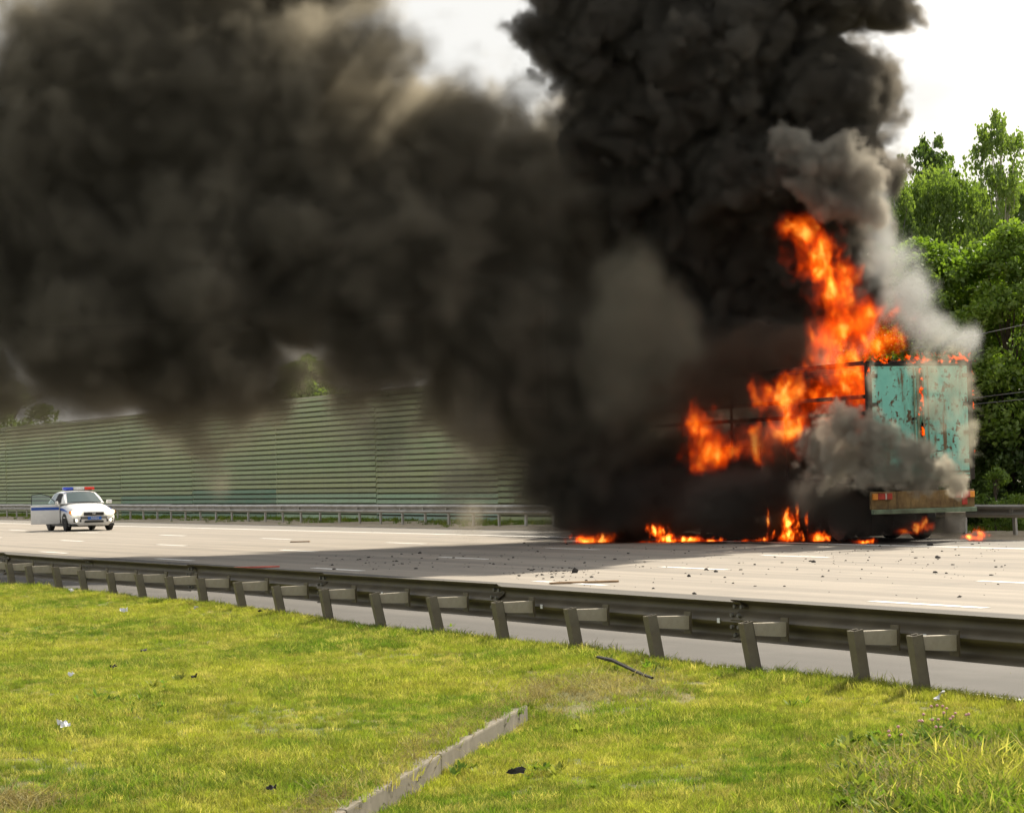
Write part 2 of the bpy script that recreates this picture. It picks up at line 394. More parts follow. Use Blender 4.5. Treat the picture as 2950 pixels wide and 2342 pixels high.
def beam_mesh(length, mat, facing):
    """thin W beam along local y, facing +-x"""
    m = MB(); n = len(WP); th = 0.006
    ys = [0, length*0.25, length*0.5, length*0.75, length]
    vs = []
    for y in ys:
        for d, h in WP: vs.append((facing*d, y, h))
        for d, h in WP: vs.append((facing*(d-th), y, h))
    fs = []
    for j in range(len(ys)-1):
        o, o2 = j*2*n, (j+1)*2*n
        for i in range(n-1):
            fs.append((o+i, o+i+1, o2+i+1, o2+i)); fs.append((o+n+i, o2+n+i, o2+n+i+1, o+n+i+1))
        for a, b_ in ((0, n), (n-1, 2*n-1)): fs.append((o+a, o2+a, o2+b_, o+b_))
    e = (len(ys)-1)*2*n
    for i in range(n-1): fs.append((i, n+i, n+i+1, i+1)); fs.append((e+i, e+i+1, e+n+i+1, e+n+i))
    return m.add(vs, fs).mesh('beam', mat, smooth=True)
def c_post(h, w=0.075, d=0.08, th=0.007):
    """rolled channel post, open towards -y"""
    m = MB(); z0 = -0.35
    m.box((-w/2, -th/2, z0), (w/2, th/2, h)); m.box((-w/2, -d, z0), (-w/2+th, -th/2, h-0.002)); m.box((w/2-th, -d, z0), (w/2, -th/2, h-0.002))
    m.box((-w/2, -d, z0), (-w/2+0.022, -d+th, h-0.004)); m.box((w/2-0.022, -d, z0), (w/2, -d+th, h-0.004))
    return m
def guard_rail(name, label, t_rail, z_c, s0, s1, facing, posts, mat, sect=4.2, arm=None, post_h=0.33, lean=0.0, bolts=False, jit=0.0):
    root = thing(name, label, 'guard rail', R(s0, t_rail, 0), ROADROT)
    bm = beam_mesh(sect+0.14, mat, facing)
    k = 0; s = s0; ends = []
    while s < s1:
        o = link('beam', bm, root, loc=(0.004*(k % 2)*facing, s-s0, z_c + random.uniform(-jit, jit)), rot=(random.uniform(-jit, jit)*0.15, 0, random.uniform(-jit, jit)*0.12))
        ends.append(s); s += sect; k += 1
    if bolts:
        bme = MB().lathe([(0.016, -0.012), (0.016, 0.012)], 8, 'x').mesh('splice_bolt', M_BOLT)
        for s in ends[1:]:
            for h in (-0.11, -0.045, 0.045, 0.11):
                for dy in (0.02, 0.12): link('splice_bolt', bme, root, loc=(0.0 if abs(h) < .05 else 0.03, s-s0+dy, z_c+h))
    return root

# near rail: seen from behind, traffic side is +x
NEAR_T, NEAR_Z = 10.22, 0.585
feet = [(20,1680),(75,1685),(155,1688),(228,1697),(310,1710),(395,1718),(480,1728),(570,1742),(680,1758),(790,1768),(925,1783),(1075,1797),(1240,1815),(1425,1842),(1635,1868),(1865,1890),(2140,1945),(2450,1958),(2620,1968)]
near = guard_rail('guard_rail', 'dark weathered guard rail on leaning steel posts along the grass bank', NEAR_T, NEAR_Z, 4.0, 62.0, 1, None, M_GALV, sect=4.2, bolts=True, jit=0.02)
pme = c_post(0.35).mesh('post', simple('brown_dusty_steel', (0.165, 0.142, 0.10), 0.6, 0.1, 0.2, 6, dirt=(0.09, 0.065, 0.035), dirt_amt=.5))
tp0 = NEAR_T - 0.395
def s_of(px, tt):
    k = (px-PW/2)/FPX; return tt*(math.cos(PHI)-k*math.sin(PHI))/(k*math.cos(PHI)+math.sin(PHI))
ss = sorted(s_of(px, tp0) for px, py in feet)
ss = [ss[0]-4.2, ss[0]-2.8, ss[0]-1.4] + ss + [ss[-1]+1.4*(i+1) for i in range(12)]
ARM = MB()
ARM.prism([(0, 0.035), (0.35, 0.045), (0.35, -0.065), (0, -0.045)], -0.028, -0.022, 'y')
ARM.box((0, -0.022, 0.0365), (0.35, 0.03, 0.0425)); ARM.box((0, -0.0215, -0.049), (0.35, 0.03, -0.044))
ame = ARM.mesh('spacer_arm', simple('warm_dusty_steel', (0.40, 0.355, 0.27), 0.6, 0.1, 0.12, 5, dirt=(0.2, 0.16, 0.1), dirt_amt=.4)); plate = MB().box((-0.012, -0.05, -0.10), (0.0, 0.05, 0.075)).mesh('arm_plate', M_GALV)
for s in ss:
    tp = NEAR_T - 0.355
    q = R(s, tp); zg = gh(q.x, q.y)
    ln = rad(random.uniform(8.5, 11.5)); top = 0.635 + random.uniform(-0.012, 0.012)
    # local frame: root at R(4, NEAR_T), x across, y along
    po = link('post', pme, near, loc=(tp-NEAR_T-0.04, s-4.0, top-0.35), rot=(-ln, rad(random.uniform(-2, 2)), rad(90+random.uniform(-6, 6))))
    lx = math.sin(ln)*0.35
    ar = link('spacer_arm', ame, near, loc=(tp-NEAR_T-0.04, s-4.0+lx*0.85, top-0.055), rot=(0, rad(random.uniform(-1.5, 1.5)), rad(random.uniform(-2, 2))))
    link('arm_plate', plate, ar, loc=(0.352, 0, 0))
for s in (14.2, 16.9, 19.9, 23.4, 30.2):
    MB().bbox((0, 0, 0), (0.004, 0.018, 0.018), None, 0.002).build('reflector', M_REFL, near, loc=(-0.012, s-4.0, NEAR_Z-0.004))

# far rail: traffic side faces us
far = guard_rail('guard_rail', 'pale grey guard rail along the sandy verge below the noise barrier', 37.0, 0.60, 30.0, 168.0, -1, None, M_GALV2, sect=6.0, jit=0.012)
fp = MB().box((0.0, -0.055, -0.25), (0.06, 0.055, 0.70)).box((-0.075, -0.05, 0.50), (-0.001, 0.05, 0.68)).mesh('post', M_GALV2)
for k in range(70): link('post', fp, far, loc=(0.03, k*1.95+0.3, 0.0), rot=(0, rad(random.uniform(-2, 2)), rad(random.uniform(-4, 4))))

# ================================================================ noise barrier
t = NT('barrier_green_paint'); p = t.obj(); oc = t.n('ShaderNodeObjectInfo')
c = t.mix(t.ramp(t.noise(t.vm('MULTIPLY', t.pos(), (0.25, 0.25, 1.0)), 1.2, 5, 0.6), 0.35, 0.7, 0, 0.35), oc.outputs['Color'], (0.27, 0.27, 0.14))
c = t.mix(t.ramp(t.noise(p, 7, 4, 0.6), 0.45, 0.75, 0, 0.3), c, (0.10, 0.105, 0.05))
M_BARR = t.surf(t.bsdf(Base_Color=c, Roughness=0.5))
M_GROOVE_SHADE = simple('barrier_groove_shade', (0.10, 0.10, 0.06), 0.6, 0.2, 0.1)  # dark backing colour stands for the shade under the slat lips
WT, WTOP, NS, PITCH = 40.5, 5.16, 24, 0.215
wall = thing('noise_barrier', 'tall ribbed pale green metal noise barrier behind the far guard rail', 'noise barrier', R(71, WT, 0), ROADROT)
BAY = 11.0
# one slat: a shallow tray, sloping face with a deep lip at the bottom
prof = [(0.002, 0.060), (-0.085, 0.060), (-0.092, 0.072), (-0.062, PITCH-0.012), (-0.05, PITCH-0.001), (0.002, PITCH-0.001)]
slat_me = {}
def slat_mesh(L):
    if L not in slat_me: slat_me[L] = MB().prism(prof, 0.012, L-0.012, 'y').mesh('slat', M_BARR)
    return slat_me[L]
for b_ in range(9):
    y0 = b_*BAY
    bay = MB().box((0.004, 0.0, 0.0), (0.05, BAY-0.004, NS*PITCH)).build('panel', M_GROOVE_SHADE, wall, loc=(random.uniform(-.015, .015), y0, random.uniform(-.03, .02)), rot=(random.uniform(-.0012, .0012), 0, 0))
    for k in range(NS):
        o = link('slat', slat_mesh(BAY), bay, loc=(random.uniform(-0.003, 0.003), 0, k*PITCH+0.002))
        f = random.uniform(0.88, 1.10); base_c = (0.285, 0.315, 0.115)
        band = 0.5+0.5*math.sin(k*0.55+b_*0.9)
        base_c = tuple(a*(1-0.4*band)+c_*0.4*band for a, c_ in zip(base_c, (0.17, 0.30, 0.115)))
        if k < 5+((b_*3) % 2) and b_ in (3, 4): base_c = (0.085, 0.20, 0.10)
        if k < 5 and b_ in (1, 2): base_c = (0.27, 0.40, 0.22)
        if k < 3 and b_ == 1: base_c = (0.22, 0.36, 0.28)
        o.color = (base_c[0]*f, base_c[1]*f, base_c[2]*f, 1)
    MB().box((-0.07, -0.035, -0.02), (0.10, 0.03, NS*PITCH+0.04)).build('post', M_BARR, wall, loc=(0.02, y0, 0)).color = (0.33,0.33,0.22,1)
    cap = MB().box((-0.085, 0.0, 0.0), (0.07, BAY-0.03, 0.05)).build('cap', M_BARR, wall, loc=(0, y0+0.03, NS*PITCH+0.005)); cap.color = (0.42, 0.42, 0.31, 1)
# ================================================================ trees
def foliage_mat(name, ca, cb, trans=0.4):
    t = NT(name); p = t.pos()
    n = t.noise(p, 0.9, 3, 0.6); f = t.noise(p, 9.0, 2, 0.6)
    c = t.mix(t.ramp(n, 0.35, 0.65), ca, cb); c = t.mix(t.ramp(f, 0.35, 0.7, 0, 0.5), c, tuple(x*1.5 for x in cb))
    d = t.n('ShaderNodeBsdfDiffuse', {'Color': c}); tr = t.n('ShaderNodeBsdfTranslucent', {'Color': t.mix(1.0, c, (1.25, 1.35, 0.45), 'MULTIPLY')})
    g = t.n('ShaderNodeBsdfGlossy', {'Color': (1, 1, 1), 'Roughness': 0.5})
    m1 = t.n('ShaderNodeMixShader', {0: trans, 1: d.outputs[0], 2: tr.outputs[0]}); m2 = t.n('ShaderNodeMixShader', {0: 0.03, 1: m1.outputs[0], 2: g.outputs[0]})
    return t.surf(m2.outputs[0])
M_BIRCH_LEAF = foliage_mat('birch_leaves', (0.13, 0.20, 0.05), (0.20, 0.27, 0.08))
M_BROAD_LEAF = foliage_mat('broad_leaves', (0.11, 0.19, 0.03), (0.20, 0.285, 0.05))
M_SHADE_LEAF = foliage_mat('shade_leaves', (0.055, 0.10, 0.022), (0.10, 0.155, 0.035))  # darker leaf copy, the understory's shade is put into its colour
M_BIRCH_BARK = simple('birch_bark', (0.55, 0.52, 0.46), 0.8, 0, 0.2, 3, dirt=(0.05, 0.045, 0.04), dirt_amt=0.7)
M_BARK = simple('brown_bark', (0.11, 0.085, 0.06), 0.9, 0, 0.3, 8, bump=0.5)

def leaves_mesh(name, centres, radii, n_per, size, mat, droop=0.0, seed=0, flat=0.75):
    r = np.random.default_rng(seed); P = []
    for c, rr in zip(centres, radii):
        n = int(n_per*rr*rr)
        q = r.normal(size=(n, 3)); q /= np.linalg.norm(q, axis=1)[:, None]
        q *= (r.uniform(0, 1, (n, 1))**0.45)*rr; q[:, 2] *= flat
        if droop:
            k = max(3, n//26); anchors = q[:k].copy(); idx = r.integers(0, k, n)
            q = anchors[idx] + r.normal(size=(n, 3))*0.05; q[:, 2] -= r.uniform(0, 1, n)**1.2*droop*(0.5+rr)
        P.append(q + np.asarray(c))
    P = np.concatenate(P); n = len(P)
    nrm = r.normal(size=(n, 3)); nrm[:, 2] += 0.5; nrm /= np.linalg.norm(nrm, axis=1)[:, None]
    a = np.cross(nrm, r.normal(size=(n, 3))); a /= np.linalg.norm(a, axis=1)[:, None]; b = np.cross(nrm, a)
    if droop: a = a*0.4 + np.array([0, 0, -0.9]); a /= np.linalg.norm(a, axis=1)[:, None]; b = np.cross(nrm, a); b /= np.linalg.norm(b, axis=1)[:, None]+1e-6
    sz = size*r.uniform(0.65, 1.35, (n, 1))
    V = np.empty((n, 4, 3)); V[:, 0] = P - a*sz*0.55; V[:, 1] = P + b*sz*0.33 + nrm*sz*0.08; V[:, 2] = P + a*sz*0.6; V[:, 3] = P - b*sz*0.33 + nrm*sz*0.08
    F = np.arange(n*4).reshape(n, 4)
    return npmesh(name, V.reshape(-1, 3), F, mat)

def make_tree(name, label, loc, h, cr_, cz0, n_cl, rc, n_leaf, size, leafm, barkm, droop=0.0, seed=0, lean=0.0, taper=1.0, trunk_r=0.13, group=None, cat='tree'):
    """h height, cr_ crown radius, cz0 crown bottom"""
    r = np.random.default_rng(seed); root = thing(name, label, cat, loc, 0, group)
    cen = []; rad_ = []
    for i in range(n_cl):
        zf = r.uniform(0, 1)**0.85; z = cz0 + (h-cz0)*zf
        prof = math.sin(math.pi*min(1, (0.12+0.88*zf)**taper))**0.6 if taper != 0 else 1
        rr = cr_*max(0.12, prof)*math.sqrt(r.uniform(0.05, 1)); a = r.uniform(0, 6.283)
        cen.append((rr*math.cos(a)+lean*zf*cr_, rr*math.sin(a), z)); rad_.append(rc*r.uniform(0.55, 1.25)*(1-0.35*zf))
    link('crown', leaves_mesh('crown', cen, rad_, n_leaf, size, leafm, droop, seed+1), root)
    m = MB()
    tp = [(lean*cr_*k/6*0.8+0.06*math.sin(k*1.7+seed), 0.06*math.cos(k*2.1+seed), h*0.93*k/6) for k in range(7)]
    m.tube(tp, [trunk_r*(1-0.14*k) for k in range(7)], 8)
    link('trunk', m.mesh('trunk', barkm, True), root)
    lm = MB()
    for k in range(0, n_cl, max(1, n_cl//26)):
        c = cen[k]; z0 = max(0.4, c[2]*r.uniform(0.55, 0.8)); f = z0/(h*0.93); b0 = (lean*cr_*f*0.8, 0, z0)
        lm.tube([b0, ((b0[0]+c[0])/2, (b0[1]+c[1])/2, (z0+c[2])/2+0.15), c], [trunk_r*0.32, trunk_r*0.2, trunk_r*0.08], 5)
    lo = link('limbs', lm.mesh('limbs', barkm, True), root); lo['kind'] = 'stuff'
    return root
def base_t(px, tt):
    k = (px-PW/2)/FPX; return R(tt*(math.cos(PHI)-k*math.sin(PHI))/(k*math.cos(PHI)+math.sin(PHI)), tt, 0)
def base_at(px, dist, z=0.0):
    p = D(px, 1400, dist); return Vector((p.x, p.y, z))

GT_ = 'trees behind the lorry'
make_tree('birch_tree', 'tall slender birch with an open airy top against the sky', base_at(2905, 74), 11.9, 1.55, 4.5, 75, 0.62, 1000, 0.105, M_BIRCH_LEAF, M_BIRCH_BARK, 0.5, 11, 0.0, 0.75, 0.10)
make_tree('birch_tree', 'drooping birch with a rounded crown beside the smoke', base_at(2735, 77), 10.8, 2.6, 3.2, 130, 0.85, 950, 0.10, M_BIRCH_LEAF, M_BIRCH_BARK, 0.9, 12)
make_tree('birch_tree', 'weeping birch half hidden by the edge of the grey smoke', base_at(2590, 76), 10.7, 2.3, 3.0, 120, 0.8, 950, 0.10, M_BIRCH_LEAF, M_BIRCH_BARK, 0.9, 13)
make_tree('birch_tree', 'birch with small round crown rising behind the drooping birches', base_at(2690, 82), 12.3, 1.9, 6.0, 70, 0.7, 1000, 0.11, M_SHADE_LEAF, M_BIRCH_BARK, 0.2, 14)
make_tree('birch_tree', 'dark birch below the tall slender birch', base_at(2975, 78), 10.2, 2.1, 3.5, 90, 0.8, 900, 0.105, M_SHADE_LEAF, M_BIRCH_BARK, 0.6, 15)
make_tree('broadleaf_tree', 'bright green broadleaf tree right of the burning trailer', base_at(2680, 69), 7.6, 2.5, 2.6, 130, 0.75, 900, 0.125, M_BROAD_LEAF, M_BARK, 0, 16, 0, 0.8)
make_tree('broadleaf_tree', 'bright green bushy broadleaf tree standing under the tall slender birch', base_at(2920, 67.5), 7.9, 2.6, 2.4, 140, 0.75, 900, 0.125, M_BROAD_LEAF, M_BARK, 0, 17, 0, 0.8)
make_tree('broadleaf_tree', 'broadleaf tree further along the verge past the tall slender birch', base_at(3260, 66), 8.4, 2.5, 2.0, 90, 0.85, 800, 0.13, M_BROAD_LEAF, M_BARK, 0, 18)
make_tree('broadleaf_tree', 'broadleaf tree hidden behind the smoke and the trailer', base_at(2420, 80), 7.6, 2.4, 1.8, 70, 0.85, 800, 0.13, M_BROAD_LEAF, M_BARK, 0, 19)
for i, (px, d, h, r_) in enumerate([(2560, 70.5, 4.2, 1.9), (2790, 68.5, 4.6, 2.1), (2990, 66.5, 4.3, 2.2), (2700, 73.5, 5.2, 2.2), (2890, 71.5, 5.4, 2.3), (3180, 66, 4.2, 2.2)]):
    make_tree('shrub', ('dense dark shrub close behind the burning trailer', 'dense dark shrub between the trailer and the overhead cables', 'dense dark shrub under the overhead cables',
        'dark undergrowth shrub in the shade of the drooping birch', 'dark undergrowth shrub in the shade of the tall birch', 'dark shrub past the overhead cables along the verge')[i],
        base_at(px, d), h, r_, 0.1, 80, 0.7, 700, 0.12, M_SHADE_LEAF, M_BARK, 0, 30+i, 0, 0.0, 0.08, 'dark shrubs under the trees', 'shrub')
make_tree('bush', 'small sunlit yellow green bush behind the far guard rail', base_at(2868, 63.0), 1.55, 0.5, 0.15, 26, 0.26, 1500, 0.07, M_BROAD_LEAF, M_BARK, 0, 41, 0, 0.8, 0.03, None, 'bush')
make_tree('bush', 'low sunlit bush next to the lorry rear by the guard rail', base_at(2945, 62.5), 1.0, 0.5, 0.1, 20, 0.24, 1500, 0.07, M_BROAD_LEAF, M_BARK, 0, 42, 0, 0.8, 0.03, None, 'bush')
make_tree('broadleaf_tree', 'leafy green treetop showing above the noise barrier under the smoke', base_t(885, 44.5), 7.2, 2.1, 3.0, 70, 0.8, 700, 0.17, M_BROAD_LEAF, M_BARK, 0, 43, 0, 0.8)
make_tree('broadleaf_tree', 'dim green tree above the far end of the noise barrier', base_t(30, 45.5), 8.2, 3.2, 2.5, 60, 1.1, 420, 0.2, M_BROAD_LEAF, M_BARK, 0, 44)
make_tree('broadleaf_tree', 'tree at the far end of the noise barrier behind the police car', base_t(-190, 46), 9.0, 3.2, 2.5, 60, 1.1, 420, 0.2, M_BROAD_LEAF, M_BARK, 0, 45)
# overhead cables in front of the trees
M_CABLE = simple('cable_grey', (0.22, 0.22, 0.21), 0.5)
for i, (a, b_) in enumerate([((2700, 990), (3300, 860)), ((2700, 1160), (3300, 1085)), ((2700, 1175), (3300, 1115))]):
    A, B = D(*a, 66.5), D(*b_, 58.0); pts = []
    for k in range(21):
        f = k/20; q = A.lerp(B, f*2.2-0.6); q.z -= 0.0; pts.append(q)
    MB().tube(pts, 0.011, 6).build('power_cable', M_CABLE, label=('highest overhead cable crossing in front of the dark trees', 'upper one of the paired overhead cables before the dark trees', 'lower one of the paired overhead cables before the dark trees')[i], cat='cable', group='overhead cables')
# thin grass on the far verge
vp = []
for _ in range(7000):
    s = 30+125*random.random(); tt = 35.8+4.4*random.random()
    if math.sin(s*0.5)+math.sin(s*1.3+tt*1.1)+random.uniform(-1, 1)+(tt-37.2)*1.0 < 0.9: continue
    q = R(s, tt); vp.append((q.x, q.y, 0.03, random.uniform(0.5, 1.3)))
scatter('verge_grass', tufts(3, 22, M_WEED, rad_=0.10, hmin=0.05, hmax=0.16, wd=0.012, lean=0.8), vp, 'thin weedy grass on the sandy far verge', 'grass', seed=21)
# ================================================================ police car (local: +y forward, x to its right)
M_WHITE = simple('car_white_paint', (0.78, 0.77, 0.74), 0.25, 0, 0.03, 1.5, spec=0.6)
M_BLUE = simple('stripe_blue', (0.02, 0.09, 0.42), 0.35, 0, 0.05)
M_BLACK = simple('black_plastic', (0.03, 0.03, 0.028), 0.6)
M_TYRE = simple('tyre_rubber', (0.028, 0.027, 0.026), 0.8, 0, 0.2)
M_RIM = simple('alloy_rim', (0.45, 0.45, 0.44), 0.35, 0.7)
M_PLATE = simple('plate_blue', (0.03, 0.14, 0.50), 0.4)
M_CHROME = simple('chrome_trim', (0.7, 0.7, 0.7), 0.15, 1.0, 0.02)
M_LENSO = simple('amber_lens', (0.8, 0.25, 0.05), 0.2)
M_LB = simple('beacon_blue', (0.06, 0.10, 0.62), 0.18); M_LR = simple('beacon_red', (0.80, 0.05, 0.03), 0.18); M_LC = simple('beacon_clear', (0.75, 0.75, 0.72), 0.15)
t = NT('car_glass'); b = t.bsdf(Base_Color=(0.045, 0.075, 0.07), Roughness=0.05); b.inputs['Specular IOR Level'].default_value = 0.9; M_GLASS = t.surf(b)
t = NT('clear_door_glass'); gl = t.n('ShaderNodeBsdfGlossy', {'Color': (1, 1, 1), 'Roughness': 0.03}); tp_ = t.n('ShaderNodeBsdfTransparent', {'Color': (0.55, 0.68, 0.62)})
M_DGLASS = t.surf(t.n('ShaderNodeMixShader', {0: 0.12, 1: tp_.outputs[0], 2: gl.outputs[0]}).outputs[0])
t = NT('lit_lamp'); M_LAMP = t.surf(t.n('ShaderNodeEmission', {'Color': (1.0, 0.90, 0.62), 'Strength': 3.0}).outputs[0])
M_CABIN_SHADE = simple('cabin_shade', (0.02, 0.02, 0.02), 0.9)  # near-black colour stands for the shade inside the cabin

car = thing('police_car', 'white police car with blue stripe, roof light bar and one front door open', 'police car', R(94.0, 28.5, 0.002), PHI + math.pi - rad(3))
def loft(stations, mat, name, parent, close=True):
    m = MB(); n = len(stations[0]); vs = [v for s in stations for v in s]; fs = []
    for i in range(len(stations)-1):
        for k in range(n-1): fs.append((i*n+k, i*n+k+1, (i+1)*n+k+1, (i+1)*n+k))
    if close: fs.append(tuple(range(n))); fs.append(tuple((len(stations)-1)*n+k for k in range(n))[::-1])
    m.add(vs, fs); return m.build(name, mat, parent, smooth=True)
ST = [(2.20,.50,.24,.44,.58),(2.16,.66,.20,.46,.66),(2.06,.80,.19,.52,.74),(1.86,.875,.19,.58,.82),(1.55,.90,.20,.64,.90),(1.15,.905,.20,.70,.97),(0.78,.91,.20,.76,1.03),
      (0.2,.915,.20,.78,1.00),(-0.6,.915,.20,.80,1.00),(-1.3,.91,.20,.80,1.02),(-1.8,.88,.22,.80,1.02),(-2.05,.82,.25,.78,.98),(-2.16,.70,.30,.70,.86)]
secs = []
for y, wd, zb, zs, zt in ST:
    half = [(0.0, zb), (wd*.80, zb), (wd*.95, zb+.10), (wd, zb+.30), (wd*.985, zs), (wd*.90, zs+(zt-zs)*.62), (wd*.70, zt-.015), (wd*.36, zt+.012), (0.0, zt+.02)]
    secs.append([(x, y, z) for x, z in half] + [(-x, y, z) for x, z in half[-2::-1]])
body = loft(secs, M_WHITE, 'body', car)
# greenhouse
GH = [(0.86,.74,1.02,.60),(0.45,.80,1.02,.62),(0.08,.82,1.02,.60),(-0.4,.83,1.02,.60),(-1.0,.83,1.02,.59),(-1.5,.81,1.03,.56),(-1.95,.74,1.04,.50)]
roofz = [1.035, 1.27, 1.455, 1.49, 1.485, 1.43, 1.12]
secs = []
for (y, wb, zb, wt), zr in zip(GH, roofz):
    f = min(1, (zr-zb)/0.45); wtop = wb + (wt-wb)*f
    half = [(wb, zb), ((wb+wtop)/2+.01, (zb+zr)/2), (wtop, zr-.03*f), (wtop*.75, zr), (0, zr+.012)]
    secs.append([(x, y, z) for x, z in half] + [(-x, y, z) for x, z in half[-2::-1]])
roof = loft(secs, M_WHITE, 'roof', car)
def curved_quad(m, p00, p10, p01, p11, bulge, n=6, th=0.004):
    """panel between four corners with a forward bulge"""
    p00, p10, p01, p11 = map(Vector, (p00, p10, p01, p11)); vs = []
    for j in range(4):
        for i in range(n+1):
            a = i/n; b_ = j/3
            q = p00.lerp(p10, a).lerp(p01.lerp(p11, a), b_); q = q + Vector(bulge)*(4*a*(1-a)); vs.append(q)
    fs = [(j*(n+1)+i, j*(n+1)+i+1, (j+1)*(n+1)+i+1, (j+1)*(n+1)+i) for j in range(3) for i in range(n)]
    return m.add(vs, fs)
m = MB(); curved_quad(m, (-.66, .84, 1.065), (.66, .84, 1.065), (-.53, .165, 1.43), (.53, .165, 1.43), (0, .045, .03)); m.build('windscreen', M_GLASS, car, smooth=True)
for sx_ in (1, -1):
    MB().add([(sx_*.83,.36,1.05),(sx_*.845,-.42,1.05),(sx_*.66,-.42,1.42),(sx_*.655,.10,1.40)],[(0,1,2,3)]).build('side_window', M_GLASS if sx_ < 0 else M_CABIN_SHADE, car)  # right front pane is painted near-black for the shaded cabin
    MB().add([(sx_*.845,-.50,1.05),(sx_*.84,-1.35,1.06),(sx_*.655,-1.15,1.41),(sx_*.662,-.50,1.42)],[(0,1,2,3)]).build('side_window', M_GLASS, car)
    # lamps on the nose
    hl = MB(); hl.bbox((0,0,0),(.17,.10,.07),Matrix.Rotation(sx_*-rad(24),3,'Z'),.035); hl.build('headlight', M_LAMP, car, loc=(sx_*.62, 2.08, .70), smooth=True)
    MB().bbox((0,0,0),(.045,.05,.055),None,.015).build('indicator', M_LENSO, car, loc=(sx_*.83, 1.95, .70))
    fb = MB().bbox((0,0,0),(.15,.05,.07),Matrix.Rotation(sx_*-rad(20),3,'Z'),.02).build('fog_lamp_bezel', M_BLACK, car, loc=(sx_*.60, 2.11, .40))
    MB().lathe([(.045,-.02),(.05,.0),(.03,.02)],14,'y').build('fog_lamp', M_LAMP, fb, loc=(sx_*.05, .05, .0))
    mi = MB().bbox((0,0,0),(.105,.05,.065),None,.03).build('mirror', M_WHITE, car, loc=(sx_*1.0,.62,1.07), smooth=True) if sx_ < 0 else None
    for wy in (1.32, -1.32):
        wh = link('wheel', None, car, loc=(sx_*.80, wy, .315))
        MB().lathe([(.20,-.10),(.29,-.105),(.315,-.085),(.318,0),(.315,.085),(.29,.105),(.20,.10)],24,'x').build('tyre', M_TYRE, wh, smooth=True)
        rm = MB().lathe([(.205,.0),(.205,sx_*.08),(.17,sx_*.092),(.04,sx_*.10)],20,'x')
        rm.build('rim', M_RIM, wh, smooth=True)
        # dark arch just proud of the side
        ar = MB(); seg = 14; vs = []
        for k in range(seg+1):
            a = math.pi*k/seg; vs += [(sx_*.917, wy+.37*math.cos(a), .30+.37*math.sin(a)), (sx_*.905, wy+.30*math.cos(a), .28+.30*math.sin(a))]
        ar.add(vs, [(2*k, 2*k+2, 2*k+3, 2*k+1) for k in range(seg)]); ar.build('wheel_arch', M_BLACK, car)
MB().bbox((0,0,0),(.38,.03,.055),None,.02).build('grille', M_BLACK, car, loc=(0, 2.20, .635))
MB().bbox((0,0,0),(.39,.012,.008),None,.004).build('grille_trim', M_CHROME, car, loc=(0, 2.225, .695))
MB().bbox((0,0,0),(.065,.014,.028),None,.012).build('badge', M_CHROME, car, loc=(0, 2.225, .64))
MB().bbox((0,0,0),(.36,.03,.035),None,.015).build('lower_grille', M_BLACK, car, loc=(0, 2.215, .345))
MB().bbox((0,0,0),(.78,.10,.055),None,.03).build('front_lip', M_BLACK, car, loc=(0, 2.03, .22))
MB().bbox((0,0,0),(.86,1.9,.05),None,.02).build('underbody', M_BLACK, car, loc=(0, 0, .22))
pl = MB().bbox((0,0,0),(.26,.008,.057),None,.004).build('number_plate', M_PLATE, car, loc=(-.02, 2.24, .475), rot=(rad(6), 0, 0))
tx = bpy.data.curves.new('plate_text', 'FONT'); tx.body = 'A0454'; tx.size = .115; tx.align_x = 'CENTER'; tx.align_y = 'CENTER'; tx.extrude = .001
to = bpy.data.objects.new('tmp', tx); COL.objects.link(to); dg = bpy.context.evaluated_depsgraph_get()
tm = bpy.data.meshes.new_from_object(to.evaluated_get(dg)); bpy.data.objects.remove(to); tm.materials.clear(); tm.materials.append(M_REFL)
tob = link('plate_lettering', tm, pl, loc=(.0, .0105, 0), rot=(rad(90), 0, rad(180))); tob['kind'] = 'stuff'
# stripe on the front wing and rear door, both sides
for sx_ in (1, -1):
    vs = []; n_ = 8
    for k in range(n_+1):
        y = .72 + .95*k/n_; ww = .9165 - .028*(k/n_)**3; h_ = .10*(1-.75*k/n_); zc = .83 - .10*(k/n_)**2
        vs += [(sx_*(ww), y, zc-h_*.6), (sx_*(ww-.02), y, zc+h_*.4)]
    MB().add(vs, [(2*k, 2*k+2, 2*k+3, 2*k+1) for k in range(n_)]).build('stripe', M_BLUE, car)
    MB().box((sx_*.917-.002, -1.95, .79), (sx_*.917+.002, -.46, .90)).build('stripe', M_BLUE, car)
MB().box((.912, -.42, .30), (.920, .70, .98)).build('door_shade_panel', M_CABIN_SHADE, car)  # dark slab on the closed body side, painted as the shaded cabin
MB().box((-.921, -.42, .80), (-.917, .70, .91)).build('stripe', M_BLUE, car)
# open door, hinged at the front
dr = link('door', None, car, loc=(.93, .70, 0), rot=(0, 0, rad(72)))
dp = MB().bbox((0.0,-.54,.63),(.03,.54,.36),None,.02).build('door_panel', M_WHITE, dr, smooth=True)
MB().box((.0305, -1.06, .80), (.0335, -.02, .91)).build('stripe', M_BLUE, dr)
fr = MB(); fr.tube([(0,-1.06,.98),(-.10,-1.04,1.38),(-.11,-.72,1.42),(-.09,-.42,1.34),(0,-.06,1.0)], .016, 6); fr.build('window_frame', M_BLACK, dr)
MB().add([(0,-1.05,.99),(-.10,-1.03,1.375),(-.11,-.72,1.41),(-.09,-.43,1.33),(0,-.08,1.0)],[(0,1,2,3,4)]).build('door_glass', M_DGLASS, dr)
MB().bbox((0,0,0),(.10,.05,.065),None,.03).build('mirror', M_WHITE, dr, loc=(.10,-.10,1.06), smooth=True)
